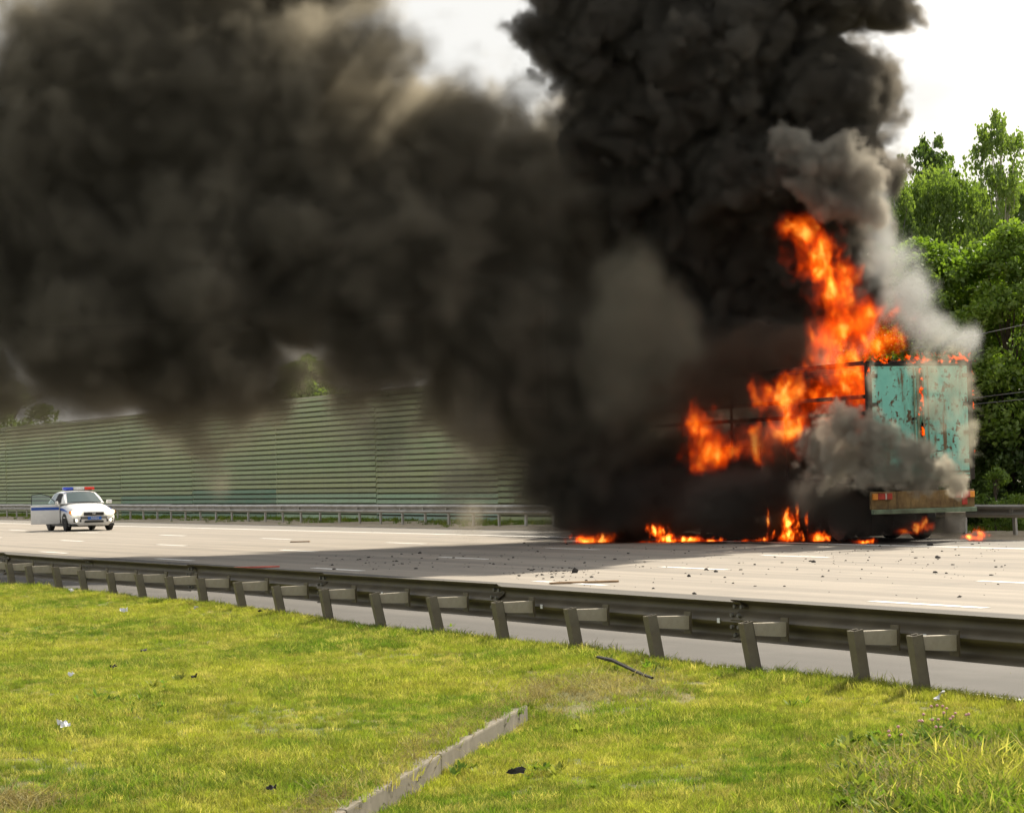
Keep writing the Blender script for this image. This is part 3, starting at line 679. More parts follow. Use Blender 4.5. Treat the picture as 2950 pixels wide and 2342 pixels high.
# light bar
lb = link('light_bar', None, car, loc=(0, -.12, 1.505))
MB().bbox((0,0,.012),(.50,.10,.014),None,.006).build('bar_base', M_BLACK, lb)
for x0, x1, mt, nm in ((-.60,-.22,M_LR,'red_beacon'),(-.215,.215,M_LC,'clear_beacon'),(.22,.60,M_LB,'blue_beacon')):
    MB().bbox(((x0+x1)/2,0,.083),((x1-x0)/2,.13,.055),None,.03).build(nm, mt, lb, smooth=True)
# ================================================================ burning lorry (local: x across to the right, y forward, origin below rear door)
t = NT('turquoise_rusting_paint'); p = t.obj()
sx = t.n('ShaderNodeSeparateXYZ', {0: p})
n1 = t.noise(p, 2.2, 6, 0.62); n2 = t.noise(p, 9.0, 5, 0.7); n3 = t.noise(t.vm('MULTIPLY', p, (3, 3, 0.6)), 1.4, 5, 0.65)
c = t.mix(t.ramp(n1, 0.3, 0.7), (0.17, 0.50, 0.42), (0.24, 0.60, 0.50))
c = t.mix(t.ramp(n3, 0.48, 0.66, 0, 0.75), c, (0.13, 0.20, 0.14))
c = t.mix(t.ramp(t.math('ADD', t.math('MULTIPLY', n2, 0.6), t.math('MULTIPLY', n1, 0.5)), 0.585, 0.63), c, (0.10, 0.055, 0.025))
c = t.mix(t.ramp(t.math('ADD', n3, t.math('MULTIPLY', n2, 0.25)), 0.69, 0.76, 0, 0.9), c, (0.15, 0.075, 0.03))
b = t.bsdf(Base_Color=c, Roughness=0.75); t.set(b.inputs['Normal'], t.bump(n2, 0.4, 0.01)); M_TURQ = t.surf(b)
t = NT('burnt_black_metal'); p = t.obj(); n1 = t.noise(p, 4, 6, 0.65)
c = t.mix(t.ramp(n1, 0.4, 0.7), (0.010, 0.009, 0.008), (0.05, 0.038, 0.028)); c = t.mix(t.ramp(t.noise(p, 1.3, 4), 0.58, 0.7, 0, .7), c, (0.12, 0.055, 0.025))
b = t.bsdf(Base_Color=c, Roughness=0.9); t.set(b.inputs['Normal'], t.bump(n1, 0.5, 0.02)); M_CHAR = t.surf(b)
t = NT('rusty_yellow_steel'); p = t.obj(); n1 = t.noise(p, 3, 6, 0.65); n2 = t.noise(t.vm('MULTIPLY', p, (4, 4, 0.7)), 2, 5, 0.65)
c = t.mix(t.ramp(n1, 0.35, 0.65), (0.30, 0.20, 0.08), (0.13, 0.075, 0.03)); c = t.mix(t.ramp(n2, 0.52, 0.68, 0, .85), c, (0.07, 0.045, 0.02))
b = t.bsdf(Base_Color=c, Roughness=0.85); t.set(b.inputs['Normal'], t.bump(n1, 0.4, 0.01)); M_RUST = t.surf(b)
M_GREENBAR = simple('scorched_green_paint', (0.20, 0.27, 0.17), 0.7, 0, 0.3, 4, dirt=(0.06, 0.05, 0.03), dirt_amt=0.7)
M_TLR = simple('tail_red', (0.42, 0.03, 0.015), 0.3); M_TLO = simple('tail_amber', (0.85, 0.30, 0.03), 0.3); M_TLW = simple('tail_white', (0.6, 0.55, 0.5), 0.3)

tr = thing('burning_lorry', 'burning articulated lorry with rusty turquoise rear doors on the hard shoulder', 'lorry', R(47.2, 34.0, 0.0), PHI-rad(5))
TRM = Matrix.Translation(R(47.2, 34.0, 0.0)) @ Matrix.Rotation(PHI-rad(5), 4, 'Z')
HW, Z0, Z1, LEN = 1.37, 1.38, 4.10, 13.4
# rear frame
MB().bbox((-HW+.06,.06,(Z0+Z1)/2),(.06,.06,(Z1-Z0)/2-.002),None,.01).build('rear_post', M_CHAR, tr)
MB().bbox((HW-.06,.06,(Z0+Z1)/2),(.06,.06,(Z1-Z0)/2-.002),None,.01).build('rear_post', M_CHAR, tr)
MB().bbox((0,.06,Z1-.055),(HW-.122,.055,.055),None,.01).build('header', M_CHAR, tr)
sl_ = MB(); sl_.bbox((0,.06,Z0+.10),(HW-.122,.05,.10),None,.01); sl_.build('sill', M_GREENBAR, tr)
for i, zz in enumerate((Z0+.05, Z0+.14)): MB().box((-HW+.13, .004, zz-.012), (HW-.13, .009, zz+.012)).build('sill_bead', M_TURQ, tr)
# doors
for sgn in (-1, 1):
    d_ = link('door', None, tr, loc=(sgn*(HW-.12), .01, Z0+.205)); dw = HW-.13; dh = Z1-Z0-.325
    dm = MB().bbox((-sgn*dw/2, .03, dh/2), (dw/2-.006, .022, dh/2-.004), None, .008); dm.build('door_panel', M_TURQ, d_)
    for zz in (.012, dh-.04): MB().box((-sgn*dw/2-dw/2+.03, -.006, zz), (-sgn*dw/2+dw/2-.03, .0075, zz+.03)).build('door_rim', M_TURQ, d_)
    xx = -sgn*(dw-.055)
    MB().box((xx-.03, -.008, .03), (xx+.03, .0075, dh-.05)).build('door_rim', M_GREENBAR, d_)
    lbx = -sgn*(dw-.17)
    MB().tube([(lbx, -.03, .02), (lbx, -.03, dh-.02)], .017, 8).build('lock_bar', M_GREENBAR, d_)
    for zz in (.25, dh*.5, dh-.25): MB().bbox((lbx, -.018, zz), (.04, .026, .03), None, .006).build('bar_guide', M_CHAR, d_)
    hd = MB(); hd.tube([(lbx, -.05, .42), (lbx-sgn*.02, -.07, .44), (lbx+sgn*.30, -.06, .46)], .013, 6); hd.build('handle', M_CHAR, d_)
    for k in range(4):
        MB().bbox((sgn*.02-sgn*.06, -.012, .22+k*(dh-.44)/3), (.10, .02, .045), None, .008).build('hinge', M_CHAR, d_)
# bumper, lamps, underrun bar
bmp = MB().bbox((0, .05, .955), (HW-.03, .05, .20), None, .012).build('bumper', M_RUST, tr)
MB().bbox((0, -.03, .70), (HW-.03, .07, .055), None, .015).build('underrun_bar', M_GREENBAR, tr)
for sgn in (-1, 1):
    tl = link('tail_light', None, tr, loc=(sgn*(HW-.30), -.02, 1.045))
    segs = ((-.25,-.13,M_TLO,'amber_lens'),(-.126,.06,M_TLR,'red_lens'),(.064,.10,M_TLW,'white_lens'),(.104,.24,M_TLR,'red_lens'))
    for x0, x1, mt, nm in segs:
        if sgn > 0: x0, x1 = -x1, -x0
        MB().bbox(((x0+x1)/2,0,0),((x1-x0)/2,.03,.07),None,.008).build(nm, mt, tl)
MB().bbox((0,0,0),(.07,.012,.09),None,.01).build('rear_reflector', M_TLR, tr, loc=(HW-.30,-.008,.90))
for sgn in (-1, 1):
    MB().bbox((sgn*.95,.25,.40),(.28,.012,.24),Matrix.Rotation(rad(8),3,'X'),.008).build('mudflap', M_CHAR if sgn < 0 else simple('pale_mudflap',(0.30,0.28,0.24),.8), tr)
# chassis and running gear
for sgn in (-1, 1): MB().bbox((sgn*.45, LEN/2, 1.12), (.06, LEN/2-.2, .16), None, .01).build('chassis_rail', M_CHAR, tr)
for k in range(7): MB().box((-.389, 1.0+k*1.9, 1.05), (.389, 1.1+k*1.9, 1.20)).build('cross_member', M_CHAR, tr)
def wheel(x, y, rr=.52, wd=.28):
    wh = link('wheel', None, tr, loc=(x, y, rr+.003))
    MB().lathe([(.30,-wd/2),(rr*.93,-wd/2),(rr,-wd*.36),(rr,wd*.36),(rr*.93,wd/2),(.30,wd/2)],24,'x').build('tyre', M_TYRE, wh, smooth=True)
    MB().lathe([(.295,-wd*.35),(.295,wd*.35),(.20,wd*.15),(.10,wd*.42)] if x > 0 else [(.295,wd*.35),(.295,-wd*.35),(.20,-wd*.15),(.10,-wd*.42)],20,'x').build('rim', M_CHAR, wh, smooth=True)
for y in (1.9, 3.25, 4.6):
    MB().tube([(-1.0,y,.523),(1.0,y,.523)], .07, 10).build('axle', M_CHAR, tr)
    wheel(-1.02, y); wheel(1.02, y)
for sgn in (-1, 1):
    lg = MB(); lg.bbox((sgn*.7, 10.0, .60), (.06,.06,.55), None, .01); lg.bbox((sgn*.7, 10.0, .03), (.13,.13,.025), None, .01); lg.build('landing_leg', M_CHAR, tr)
# body shell: floor, burnt-out near side rails and posts, far wall, roof bows, front wall
MB().bbox((0, LEN/2+.1, Z0-.04), (HW-.02, LEN/2-.02, .04), None, .01).build('floor', M_CHAR, tr)
MB().bbox((HW-.02, LEN/2+.13, (Z0+Z1)/2+.002), (.018, LEN/2-.02, (Z1-Z0)/2-.03), None, .005).build('side_wall', M_CHAR, tr)
MB().bbox((0, LEN+.10, (Z0+Z1)/2), (HW-.05, .04, (Z1-Z0)/2-.02), None, .01).build('front_wall', M_CHAR, tr)
for k in range(4): MB().bbox((-HW+.03, 4.0+k*2.9, (Z0+Z1)/2), (.022, .035, (Z1-Z0)/2-.02), None, .006).build('side_post', M_CHAR, tr)
for zz in (Z0+.05, 2.93, 3.3, Z1-.04): MB().bbox((-HW+.003, LEN/2+.1, zz), (.02, LEN/2-.04, .045), None, .006).build('side_rail', M_CHAR, tr)
for k in range(9): MB().bbox((0, .9+k*1.5, Z1-.05), (HW-.06, .03, .03), None, .006).build('roof_bow', M_CHAR, tr)
for a, b_ in ((5.3, 8.9), (10.2, 13.2)): MB().bbox((-HW-.002, (a+b_)/2, 1.85), (.012, (b_-a)/2, .44), None, .004).build('side_panel', M_CHAR, tr)
# tractor unit
cab = MB()
poly = [(13.75,.95),(13.75,3.35),(14.3,3.85),(15.3,3.75),(15.95,2.55),(16.05,1.5),(16.05,.55),(13.9,.55)]
cab.prism(poly, -1.22, 1.22, 'x'); cab.build('cab', M_CHAR, tr)
MB().add([(-1.0,15.98,2.58),(1.0,15.98,2.58),(.95,15.40,3.60),(-.95,15.40,3.60)],[(0,1,2,3)]).build('windscreen', M_GLASS, tr)
for sgn in (-1, 1):
    MB().add([(sgn*1.226,15.6,2.45),(sgn*1.226,14.6,2.45),(sgn*1.226,14.6,3.2),(sgn*1.226,15.25,3.2)],[(0,1,2,3)]).build('side_window', M_GLASS, tr)
    MB().bbox((sgn*.45, 13.2, .86), (.06, 2.6, .12), None, .01).build('tractor_rail', M_CHAR, tr)
    wheel(sgn*1.02, 12.2); wheel(sgn*1.02, 15.1)
    MB().bbox((sgn*.8, 13.4, .78), (.28,.5,.26), None, .06).build('fuel_tank', M_CHAR, tr)
for y in (12.2, 15.1): MB().tube([(-1.0,y,.523),(1.0,y,.523)], .07, 10).build('axle', M_CHAR, tr)
# ================================================================ kerb and small things
def PG(px, py):
    """point on the near bank seen at a place in the photo"""
    q = G(px, py, 0.30)
    for _ in range(4): q = G(px, py, gh(q.x, q.y))
    return Vector((q.x, q.y, gh(q.x, q.y)))
M_CONC = simple('old_concrete', (0.19, 0.165, 0.125), 0.95, 0, 0.2, 6, dirt=(0.10, 0.085, 0.05), dirt_amt=0.7, bump=0.4)
kb = thing('kerb', 'weathered concrete kerb running diagonally through the grass bank', 'kerb', (KA.x, KA.y, 0), math.atan2(KD.y, KD.x))
joint = 0.62
for a, b_ in ((-1.9, 0.0), (0.012, joint), (joint+0.012, KL*0.5), (KL*0.5+0.012, KL)):
    ga, gb = (gh(KA.x+KD.x*q_-KN.x*.14, KA.y+KD.y*q_-KN.y*.14) for q_ in (a, b_))
    MB().bbox((0, 0.036, -0.13), ((b_-a)/2, 0.066, 0.140), None, 0.012).build('kerb_stone', M_CONC, kb, loc=((a+b_)/2, 0, (ga+gb)/2+random.uniform(-0.003, 0.003)), rot=(0, -math.atan2(gb-ga, b_-a), random.uniform(-0.002, 0.002)))
dp = []
for _ in range(900):
    a = random.uniform(-0.5, KL+1.4); d = -random.uniform(0.03, 0.22) if random.random() < .75 else random.uniform(-.2, .25)
    if a < KL+.05 and d > -.02: continue
    x, y = KA.x+KD.x*a+KN.x*d, KA.y+KD.y*a+KN.y*d; dp.append((x, y, gh(x-KN.x*.13, y-KN.y*.13) if -.12 < d < 0 else gh(x, y), random.uniform(.6, 1.1)))
c0 = PG(1740, 1985)
for _ in range(420):
    x, y = c0.x+random.gauss(0, .32), c0.y+random.gauss(0, .55); dp.append((x, y, gh(x, y), random.uniform(.6, 1.3)))
for _ in range(420):
    q = PG(random.gauss(2760, 150), random.gauss(2270, 60)); dp.append((q.x, q.y, q.z+random.uniform(0, .05), random.uniform(.8, 1.6)))
c0 = PG(30, 2330)
for _ in range(160):
    x, y = c0.x+random.gauss(0, .10), c0.y+random.gauss(0, .14); dp.append((x, y, gh(x, y), random.uniform(1.0, 1.7)))
scatter('dry_grass', tufts(4, 16, M_DRY, rad_=0.07, hmin=0.02, hmax=0.05, wd=0.0035, lean=2.4), dp, 'straw coloured dry grass lying along the concrete kerb', 'grass', tilt=0.5, seed=33)
# broad leaved weeds
def weed_tuft(n, ln, wd, seed, up=0.5):
    r = np.random.default_rng(seed); V_ = []; F_ = []
    for i in range(n):
        a = r.uniform(0, 6.283); L_ = ln*r.uniform(.6, 1.2); w_ = wd*r.uniform(.7, 1.2); el = r.uniform(up*.6, up*1.5)
        dx, dy = math.cos(a), math.sin(a); px_, py_ = -dy, dx; o = len(V_)
        for f, ww, dz in ((0, .25, 0), (.35, 1, .02), (.7, .8, .0), (1, .05, -.06)):
            x = L_*f*math.cos(el); z = L_*(f*math.sin(el)+dz*f)
            V_ += [(dx*x-px_*w_/2*ww, dy*x-py_*w_/2*ww, z+.005), (dx*x+px_*w_/2*ww, dy*x+py_*w_/2*ww, z+.005)]
        F_ += [(o, o+1, o+3, o+2), (o+2, o+3, o+5, o+4), (o+4, o+5, o+7, o+6)]
    return V_, F_
wp = []
for _ in range(1700):
    px, py = random.gauss(2800, 170), random.gauss(2265, 75)
    if py < 2120 or py > 2420 or px < 2380: continue
    q = PG(px, py); wp.append((*q, random.uniform(.5, 1.25)))
for cx, cy, n_, sx_, sy_ in ((380, 2030, 40, 75, 14), (480, 1985, 14, 30, 14), (120, 1850, 14, 25, 14), (2300, 2030, 10, 20, 14), (2150, 2060, 5, 12, 10), (1560, 2230, 14, 40, 12), (1850, 1925, 40, 70, 12), (1240, 1830, 30, 120, 10), (1680, 2125, 5, 9, 6), (1350, 2235, 8, 20, 10)):
    for _ in range(n_):
        q = PG(random.gauss(cx, sx_), random.gauss(cy, sy_)); wp.append((*q, random.uniform(.35, .9)))
for _ in range(160):
    q = PG(random.uniform(-100, 2950), random.uniform(1800, 2342)); wp.append((*q, random.uniform(.25, .5)))
scatter('broadleaf_weeds', [npmesh('weed', *weed_tuft(9, .085, .026, 200+i, .7), M_WEED) for i in range(4)], wp, 'bright green broad leaved weeds among the grass of the bank', 'weeds', seed=44)
tg = []
for _ in range(850):
    px, py = random.gauss(2830, 150), random.gauss(2300, 70)
    if py < 2130 or py > 2430: continue
    q = PG(px, py); tg.append((*q, random.uniform(.7, 1.4)))
for _ in range(520):
    s = 8+45*random.random(); q = R(s, random.uniform(9.6, 10.02)); tg.append((q.x, q.y, gh(q.x, q.y), random.uniform(.35, .95)))
scatter('tall_grass', tufts(4, 12, M_GRASS, rad_=0.05, hmin=0.05, hmax=0.115, wd=0.0075, lean=1.1), tg, 'longer uncut grass at the bank edge and around the clover', 'grass', tilt=.2, seed=55)
# clover flowers
M_PINK = simple('clover_pink', (0.62, 0.32, 0.30), 0.8, 0, 0.2, 60); M_STEM = simple('clover_stem', (0.14, 0.22, 0.04), 0.8)
hm = MB(); hm.lathe([(.002,-.007),(.006,-.006),(.0095,-.001),(.008,.004),(.005,.007),(.001,.008)], 10, 'z'); hme = hm.mesh('flower_head', M_PINK, True)
sme = MB().tube([(0,0,-.01),(.004,0,.06),(.0,.003,.125)], .0016, 5).mesh('stem', M_STEM)
lv, lf = weed_tuft(4, .035, .018, 9, .3); lme = npmesh('leaves', lv, lf, M_WEED)
for x, y in ((2686,2072),(2700,2068),(2717,2065),(2727,2065),(2753,2078),(2661,2088),(2656,2098),(2650,2106),(2659,2105),(2784,2090),(2793,2097),(2721,2092),(2738,2098),(2747,2095),(2706,2100),(2686,2112),(2711,2118),(2699,2130),(2563,2146),(2563,2153),(2591,2135),(2597,2140)):
    q = PG(x, y+34)
    f_ = thing('clover_flower', 'pink clover flower on a thin stem in the long grass', 'flower', q, random.uniform(0, 6.28), 'pink clover flowers'); f_.scale = (1, 1, random.uniform(.8, 1.1))
    link('stem', sme, f_); link('flower_head', hme, f_, loc=(0, .003, .13)); link('leaf_whorl', lme, f_, loc=(0, 0, .05))['kind'] = 'stuff'
# litter on the bank
M_PAPER = simple('litter_paper', (0.72, 0.72, 0.74), 0.8); M_SCRAP = simple('burnt_scrap', (0.035, 0.03, 0.025), 0.9)
def crumple(n, sx_, sy_, hz, seed):
    r = random.Random(seed); V_ = []; 
    for j in range(n+1):
        for i in range(n+1): V_.append(((i/n-.5)*sx_*r.uniform(.85, 1.1), (j/n-.5)*sy_*r.uniform(.85, 1.1), r.uniform(0, hz)))
    F_ = [(j*(n+1)+i, j*(n+1)+i+1, (j+1)*(n+1)+i+1, (j+1)*(n+1)+i) for j in range(n) for i in range(n)]
    return V_, F_
for i, (x, y, sx_, sy_) in enumerate([(180, 2117, .07, .06), (357, 1774, .09, .06), (2712, 2034, .045, .08), (203, 1714, .07, .05), (208, 1967, .05, .04), (565, 1767, .05, .04)]):
    q = PG(x, y); MB().add(*crumple(4, sx_, sy_, .035, i)).build('paper_scrap', M_PAPER, loc=q+Vector((0, 0, .055)), rot=(rad(35), 0, random.uniform(0, 6)), label='crumpled scrap of white paper lying on the grass bank', cat='litter', group='paper scraps on the bank')
for i, (x, y, sx_, sy_) in enumerate([(418, 1897, .10, .03), (325, 1947, .06, .03), (564, 1976, .06, .05), (748, 1779, .05, .05), (1490, 2260, .10, .045), (785, 2312, .05, .04)]):
    q = PG(x, y); MB().add(*crumple(4, sx_, sy_, .03, 50+i)).build('burnt_scrap', M_SCRAP, loc=q+Vector((0, 0, .06)), rot=(rad(30), 0, random.uniform(0, 6)), label='small black burnt scrap blown onto the grass bank', cat='debris', group='burnt scraps on the bank')
A_, B_, C_ = PG(1722, 1918), PG(1810, 1942), PG(1880, 1972)
sm = MB(); pts_ = [A_+Vector((0, 0, .07)), A_.lerp(B_, .5)+Vector((0, 0, .075)), B_+Vector((0, 0, .05)), B_.lerp(C_, .6)+Vector((0, 0, .045)), C_+Vector((0, 0, .05))]
sm.tube(pts_, [.012, .016, .015, .013, .010], 6); sm.build('rubber_strip', M_SCRAP, label='long curved black rubber strip lying at the top of the bank', cat='debris')
# debris on the carriageway
dv = []; df = []
rr_ = np.random.default_rng(5)
def chunk(size, r, flat=.5):
    bm = bmesh.new(); bmesh.ops.create_icosphere(bm, subdivisions=1, radius=1.0)
    V_ = [(v.co.x*size*r.uniform(.5, 1.2), v.co.y*size*r.uniform(.4, 1.0), max(-.2, v.co.z)*size*flat*r.uniform(.6, 1.3)) for v in bm.verts]
    bm.verts.ensure_lookup_table(); F_ = [tuple(v.index for v in f.verts) for f in bm.faces]; bm.free(); return V_, F_
for k in range(480):
    px = rr_.uniform(900, 2900); py = 1560 + abs(rr_.normal(0, 1))*70
    if px < 1500: py = 1590 + (1500-px)*0.02 + abs(rr_.normal(0, 30))
    if k > 400: px, py = rr_.normal(1600, 70), rr_.normal(1655, 10)
    q = G(px, py); s_, t_ = st(q)
    if t_ < 12 or t_ > 35: continue
    V_, F_ = chunk(.012+.035*rr_.uniform()**3, rr_); o = len(dv)
    dv += [(x+q.x, y+q.y, max(.004, z+.008)) for x, y, z in V_]; df += [tuple(i+o for i in f) for f in F_]
link('road_debris', npmesh('road_debris', dv, df, M_SCRAP), label='small charred fragments scattered over the carriageway', cat='debris', kind='stuff')
for i, (px, py, sz) in enumerate([(1655,1650,.14),(2035,1642,.10),(2062,1648,.09),(1985,1661,.10),(2345,1620,.13),(2700,1608,.14),(2695,1650,.10),(1684,1622,.07),(1210,1594,.10),(2335,1758,.06),(2500,1568,.09),(2680,1572,.2)]):
    q = G(px, py); sz *= .5; m_ = MB().add(*chunk(sz, rr_, .7 if i else 1.1)); m_.build('charred_chunk', M_SCRAP, loc=(q.x, q.y, sz*.15), label='charred black chunk lying on the pale carriageway', cat='debris', group='charred chunks on the road')
# planks dropped on the road
M_WOOD = simple('splintered_wood', (0.30, 0.19, 0.10), .8); M_REDP = simple('red_plastic_piece', (0.55, 0.12, 0.08), .5)
for i, (px, py, ln, mt, nm, lb_) in enumerate([(865,1562,.55,M_WOOD,'plank','broken wooden plank lying on the sunlit road'),(740,1636,.9,M_REDP,'plastic_panel','reddish broken plastic piece lying on the shaded road'),(1683,1680,1.1,M_WOOD,'plank','thin wooden lath on the near shoulder of the road')]):
    q = G(px, py); MB().bbox((0,0,.02),(ln/2,.05,.015),None,.004).build(nm, mt, loc=q, rot=(0,0,random.uniform(-.3,.3)), label=lb_, cat='debris')
# ================================================================ smoke and fire (volumes)
class GT(NT):
    """the same node helper on a geometry node tree"""
    def __init__(self, name):
        self.t = bpy.data.node_groups.new(name, 'GeometryNodeTree')
        self.t.interface.new_socket('Geometry', in_out='INPUT', socket_type='NodeSocketGeometry')
        self.t.interface.new_socket('Geometry', in_out='OUTPUT', socket_type='NodeSocketGeometry')
        self.t.nodes.new('NodeGroupInput'); self.out = self.t.nodes.new('NodeGroupOutput')
    def pos(self): return self.n('GeometryNodeInputPosition').outputs[0]

def px_ells(lst):
    """(px, py, dist, rx px, ry px, depth radius m) -> world ellipsoids"""
    out = []
    for px, py, d, rx, ry, rd in lst:
        k = d/FPX; out.append((D(px, py, d), (rx*k, rd, ry*k)))
    return out

def hull_mesh(name, ells, grow, voxel, mat):
    """closed mesh round a list of (centre, radii) ellipsoids"""
    bm = bmesh.new()
    for c, r in ells:
        ret = bmesh.ops.create_icosphere(bm, subdivisions=3, radius=1.0)
        for v in ret['verts']: v.co = Vector((c.x + v.co.x*r[0]*grow, c.y + v.co.y*r[1]*grow, c.z + v.co.z*r[2]*grow))
    me = bpy.data.meshes.new('tmp'); bm.to_mesh(me); bm.free()
    o = bpy.data.objects.new('tmp', me); COL.objects.link(o)
    md = o.modifiers.new('r', 'REMESH'); md.mode = 'VOXEL'; md.voxel_size = voxel
    dg = bpy.context.evaluated_depsgraph_get(); dg.update()
    hull = bpy.data.meshes.new_from_object(o.evaluated_get(dg))
    bpy.data.objects.remove(o); bpy.data.meshes.remove(me)
    hull.name = name
    for v in hull.vertices: v.co.z = max(v.co.z, 0.03)
    hull.materials.clear(); hull.materials.append(mat)
    return hull

def dist_field(t, p, ells, k=0.15):
    cur = None
    for c, r in ells:
        inv = tuple(1.0/x for x in r); off = tuple(-c[i]*inv[i] for i in range(3))
        l = t.vm('LENGTH', t.vm('MULTIPLY_ADD', p, inv, off))
        cur = l if cur is None else t.math('SMOOTH_MIN', cur, l, k)
    return cur

def smoke_field(t, ells, nscale=0.35, namp=0.6, soft=0.35, warp=0.8, holes=None, detail=4.0, k=0.15, bias=0.45, stretch=None, seed=0.0, streak=0.0, ground=True, rough=0.58):
    p0 = t.pos()
    ps = t.vm('ADD', p0, (seed*7.3, seed*3.1, seed*5.7))
    if stretch: ps = t.vm('MULTIPLY', ps, stretch)
    wv = t.vs(t.vm('SUBTRACT', t.noise(ps, nscale*0.45, 1.5, 0.5, color=True), (0.5, 0.5, 0.5)), warp*2)
    p = t.vm('ADD', p0, wv); pn = t.vm('ADD', ps, wv)
    d = dist_field(t, p, ells, k)
    n = t.noise(pn, nscale, detail, rough)
    b = t.math('MULTIPLY', t.math('ABSOLUTE', t.math('SUBTRACT', n, 0.5)), 4.0)
    e = t.math('ADD', t.math('SUBTRACT', 1.0, d), t.math('MULTIPLY', t.math('SUBTRACT', b, bias), namp))
    v = t.ramp(e, 0.0, soft, smooth=True)
    if holes:
        hn = t.noise(pn, holes[0], 3, 0.55)
        v = t.math('MULTIPLY', v, t.ramp(hn, holes[1], holes[2], holes[3], 1.0))
    return v

def volume_object(name, ells, grow, voxel, mat, parent=None, field_kw=None, **tagkw):
    lo = Vector([min(c[i]-r[i]*grow for c, r in ells) for i in range(3)]); hi = Vector([max(c[i]+r[i]*grow for c, r in ells) for i in range(3)])
    lo.z = max(lo.z, 0.03)
    t = GT(name+'_nodes')
    f = smoke_field(t, ells, **(field_kw or {}))
    vc = t.n('GeometryNodeVolumeCube', {'Density': f, 'Background': 0.0, 'Min': lo, 'Max': hi,
        'Resolution X': max(4, int((hi.x-lo.x)/voxel)), 'Resolution Y': max(4, int((hi.y-lo.y)/voxel)), 'Resolution Z': max(4, int((hi.z-lo.z)/voxel))})
    sm = t.n('GeometryNodeSetMaterial', {'Geometry': vc.outputs[0], 'Material': mat})
    t.set(t.out.inputs[0], sm.outputs[0])
    me = bpy.data.meshes.new(name); me.materials.append(mat)
    o = link(name, me, parent, **tagkw)
    md = o.modifiers.new('volume', 'NODES'); md.node_group = t.t
    return o

def vol_smoke_mat(name, dens, col, aniso=0.2, absorb=None, step=1.0):
    t = NT(name)
    at = t.n('ShaderNodeAttribute', attribute_name='density')
    vol = t.n('ShaderNodeVolumePrincipled', {'Color': col, 'Density': t.math('MULTIPLY', at.outputs['Fac'], dens), 'Anisotropy': aniso})
    vol.inputs['Density Attribute'].default_value = ''
    if absorb: t.set(vol.inputs['Absorption Color'], absorb)
    t.set(t.out.inputs['Volume'], vol.outputs[0]); t.m.cycles.volume_step_rate = step
    return t.m

def smoke(name, lst, label, dens, col, voxel=0.2, grow=1.3, aniso=0.2, step=1.0, **fk):
    e = px_ells(lst); m = vol_smoke_mat(name, dens, col, aniso, step=step)
    return volume_object(name, e, grow, voxel, m, None, fk, label=label, cat='smoke', kind='stuff')

smoke('smoke_column', [
  (1790,60,65,280,310,2.6),(2080,200,64.5,340,280,2.6),(2370,290,63.5,200,200,1.8),(2450,20,63.5,190,120,1.7),
  (1900,380,65,290,250,2.5),(2200,480,64,310,220,2.3),(2430,500,62.8,150,190,1.5),(2020,640,65,260,240,2.2),
  (2270,700,64.5,270,190,1.6),(2150,830,65,260,150,1.8),(2400,850,64.3,180,160,1.3),(1850,-280,66,450,300,3),(2400,-280,65,350,220,3),(2250,940,64.5,170,100,1.2),(2180,1010,63.6,230,110,1.2),(2000,950,64.5,190,120,1.3)],
  'dense black smoke column boiling up from the burning trailer', voxel=0.11, k=0.2,
  dens=9.0, col=(0.22,0.20,0.168), aniso=0.3, nscale=0.52, namp=0.85, soft=0.24, step=2.4, warp=0.8, bias=0.25, detail=6.0, rough=0.63)
smoke('lit_billow_smoke', [(2390,460,60.3,110,80,.7),(2480,510,60.2,90,90,.6),(2420,580,60.3,120,65,.6),(2290,430,60.5,90,75,.6),(2520,600,60.1,55,70,.4),(2350,540,60.4,90,60,.5)],  # paler smoke colour carries the sunlight on the column's billows
  'crisp smoke billows, sunlit tan grey put into their colour, on the black column', voxel=0.07, k=0.1,
  dens=6.0, col=(0.48,0.445,0.38), nscale=1.4, namp=0.75, soft=0.40, step=2.8, warp=0.35, bias=0.27, detail=4.0)
smoke('smoke_plume', [
  (1880,1390,64.0,350,190,1.6),(2230,1350,64.0,230,190,1.0),(1640,1270,62.5,270,290,2.0),(1440,1050,63,360,370,2.8),(1490,660,64.5,360,430,2.6),
  (1120,770,63,430,400,3.4),(1150,520,64,420,350,3.4),(590,920,62,310,350,3.4),(1010,760,62.5,300,290,3.0),(800,450,64,480,480,4),(330,930,62,430,350,3.4),
  (380,380,64,560,500,4),(0,700,63,420,400,3.6),(330,170,65,360,270,4),(-550,560,64,620,640,4),(700,-40,66,450,280,4),(1760,990,66.5,330,380,2.0),(1750,620,66.5,230,280,1.8),(1640,430,67.5,170,190,1.6),(2080,1020,65.5,280,170,1.4),
  (330,1130,62,260,145,2.5),(560,1145,62,250,125,2.5),(560,640,63,300,200,3),(820,700,63,300,220,3),(700,1040,62,120,110,2.0),(830,960,62,170,110,2.2),(1090,1040,62.5,260,200,2.5),(-250,880,62,330,200,2.5)],
  'soft brown black smoke drifting low over the motorway towards the police car', voxel=0.15, k=0.25,
  dens=4.0, col=(0.35,0.315,0.245), aniso=0.35, nscale=0.30, namp=1.0, soft=0.95, step=2.8, warp=1.3, bias=0.13, detail=6.0, rough=0.66, holes=(0.5, 0.33, 0.55, 0.75))
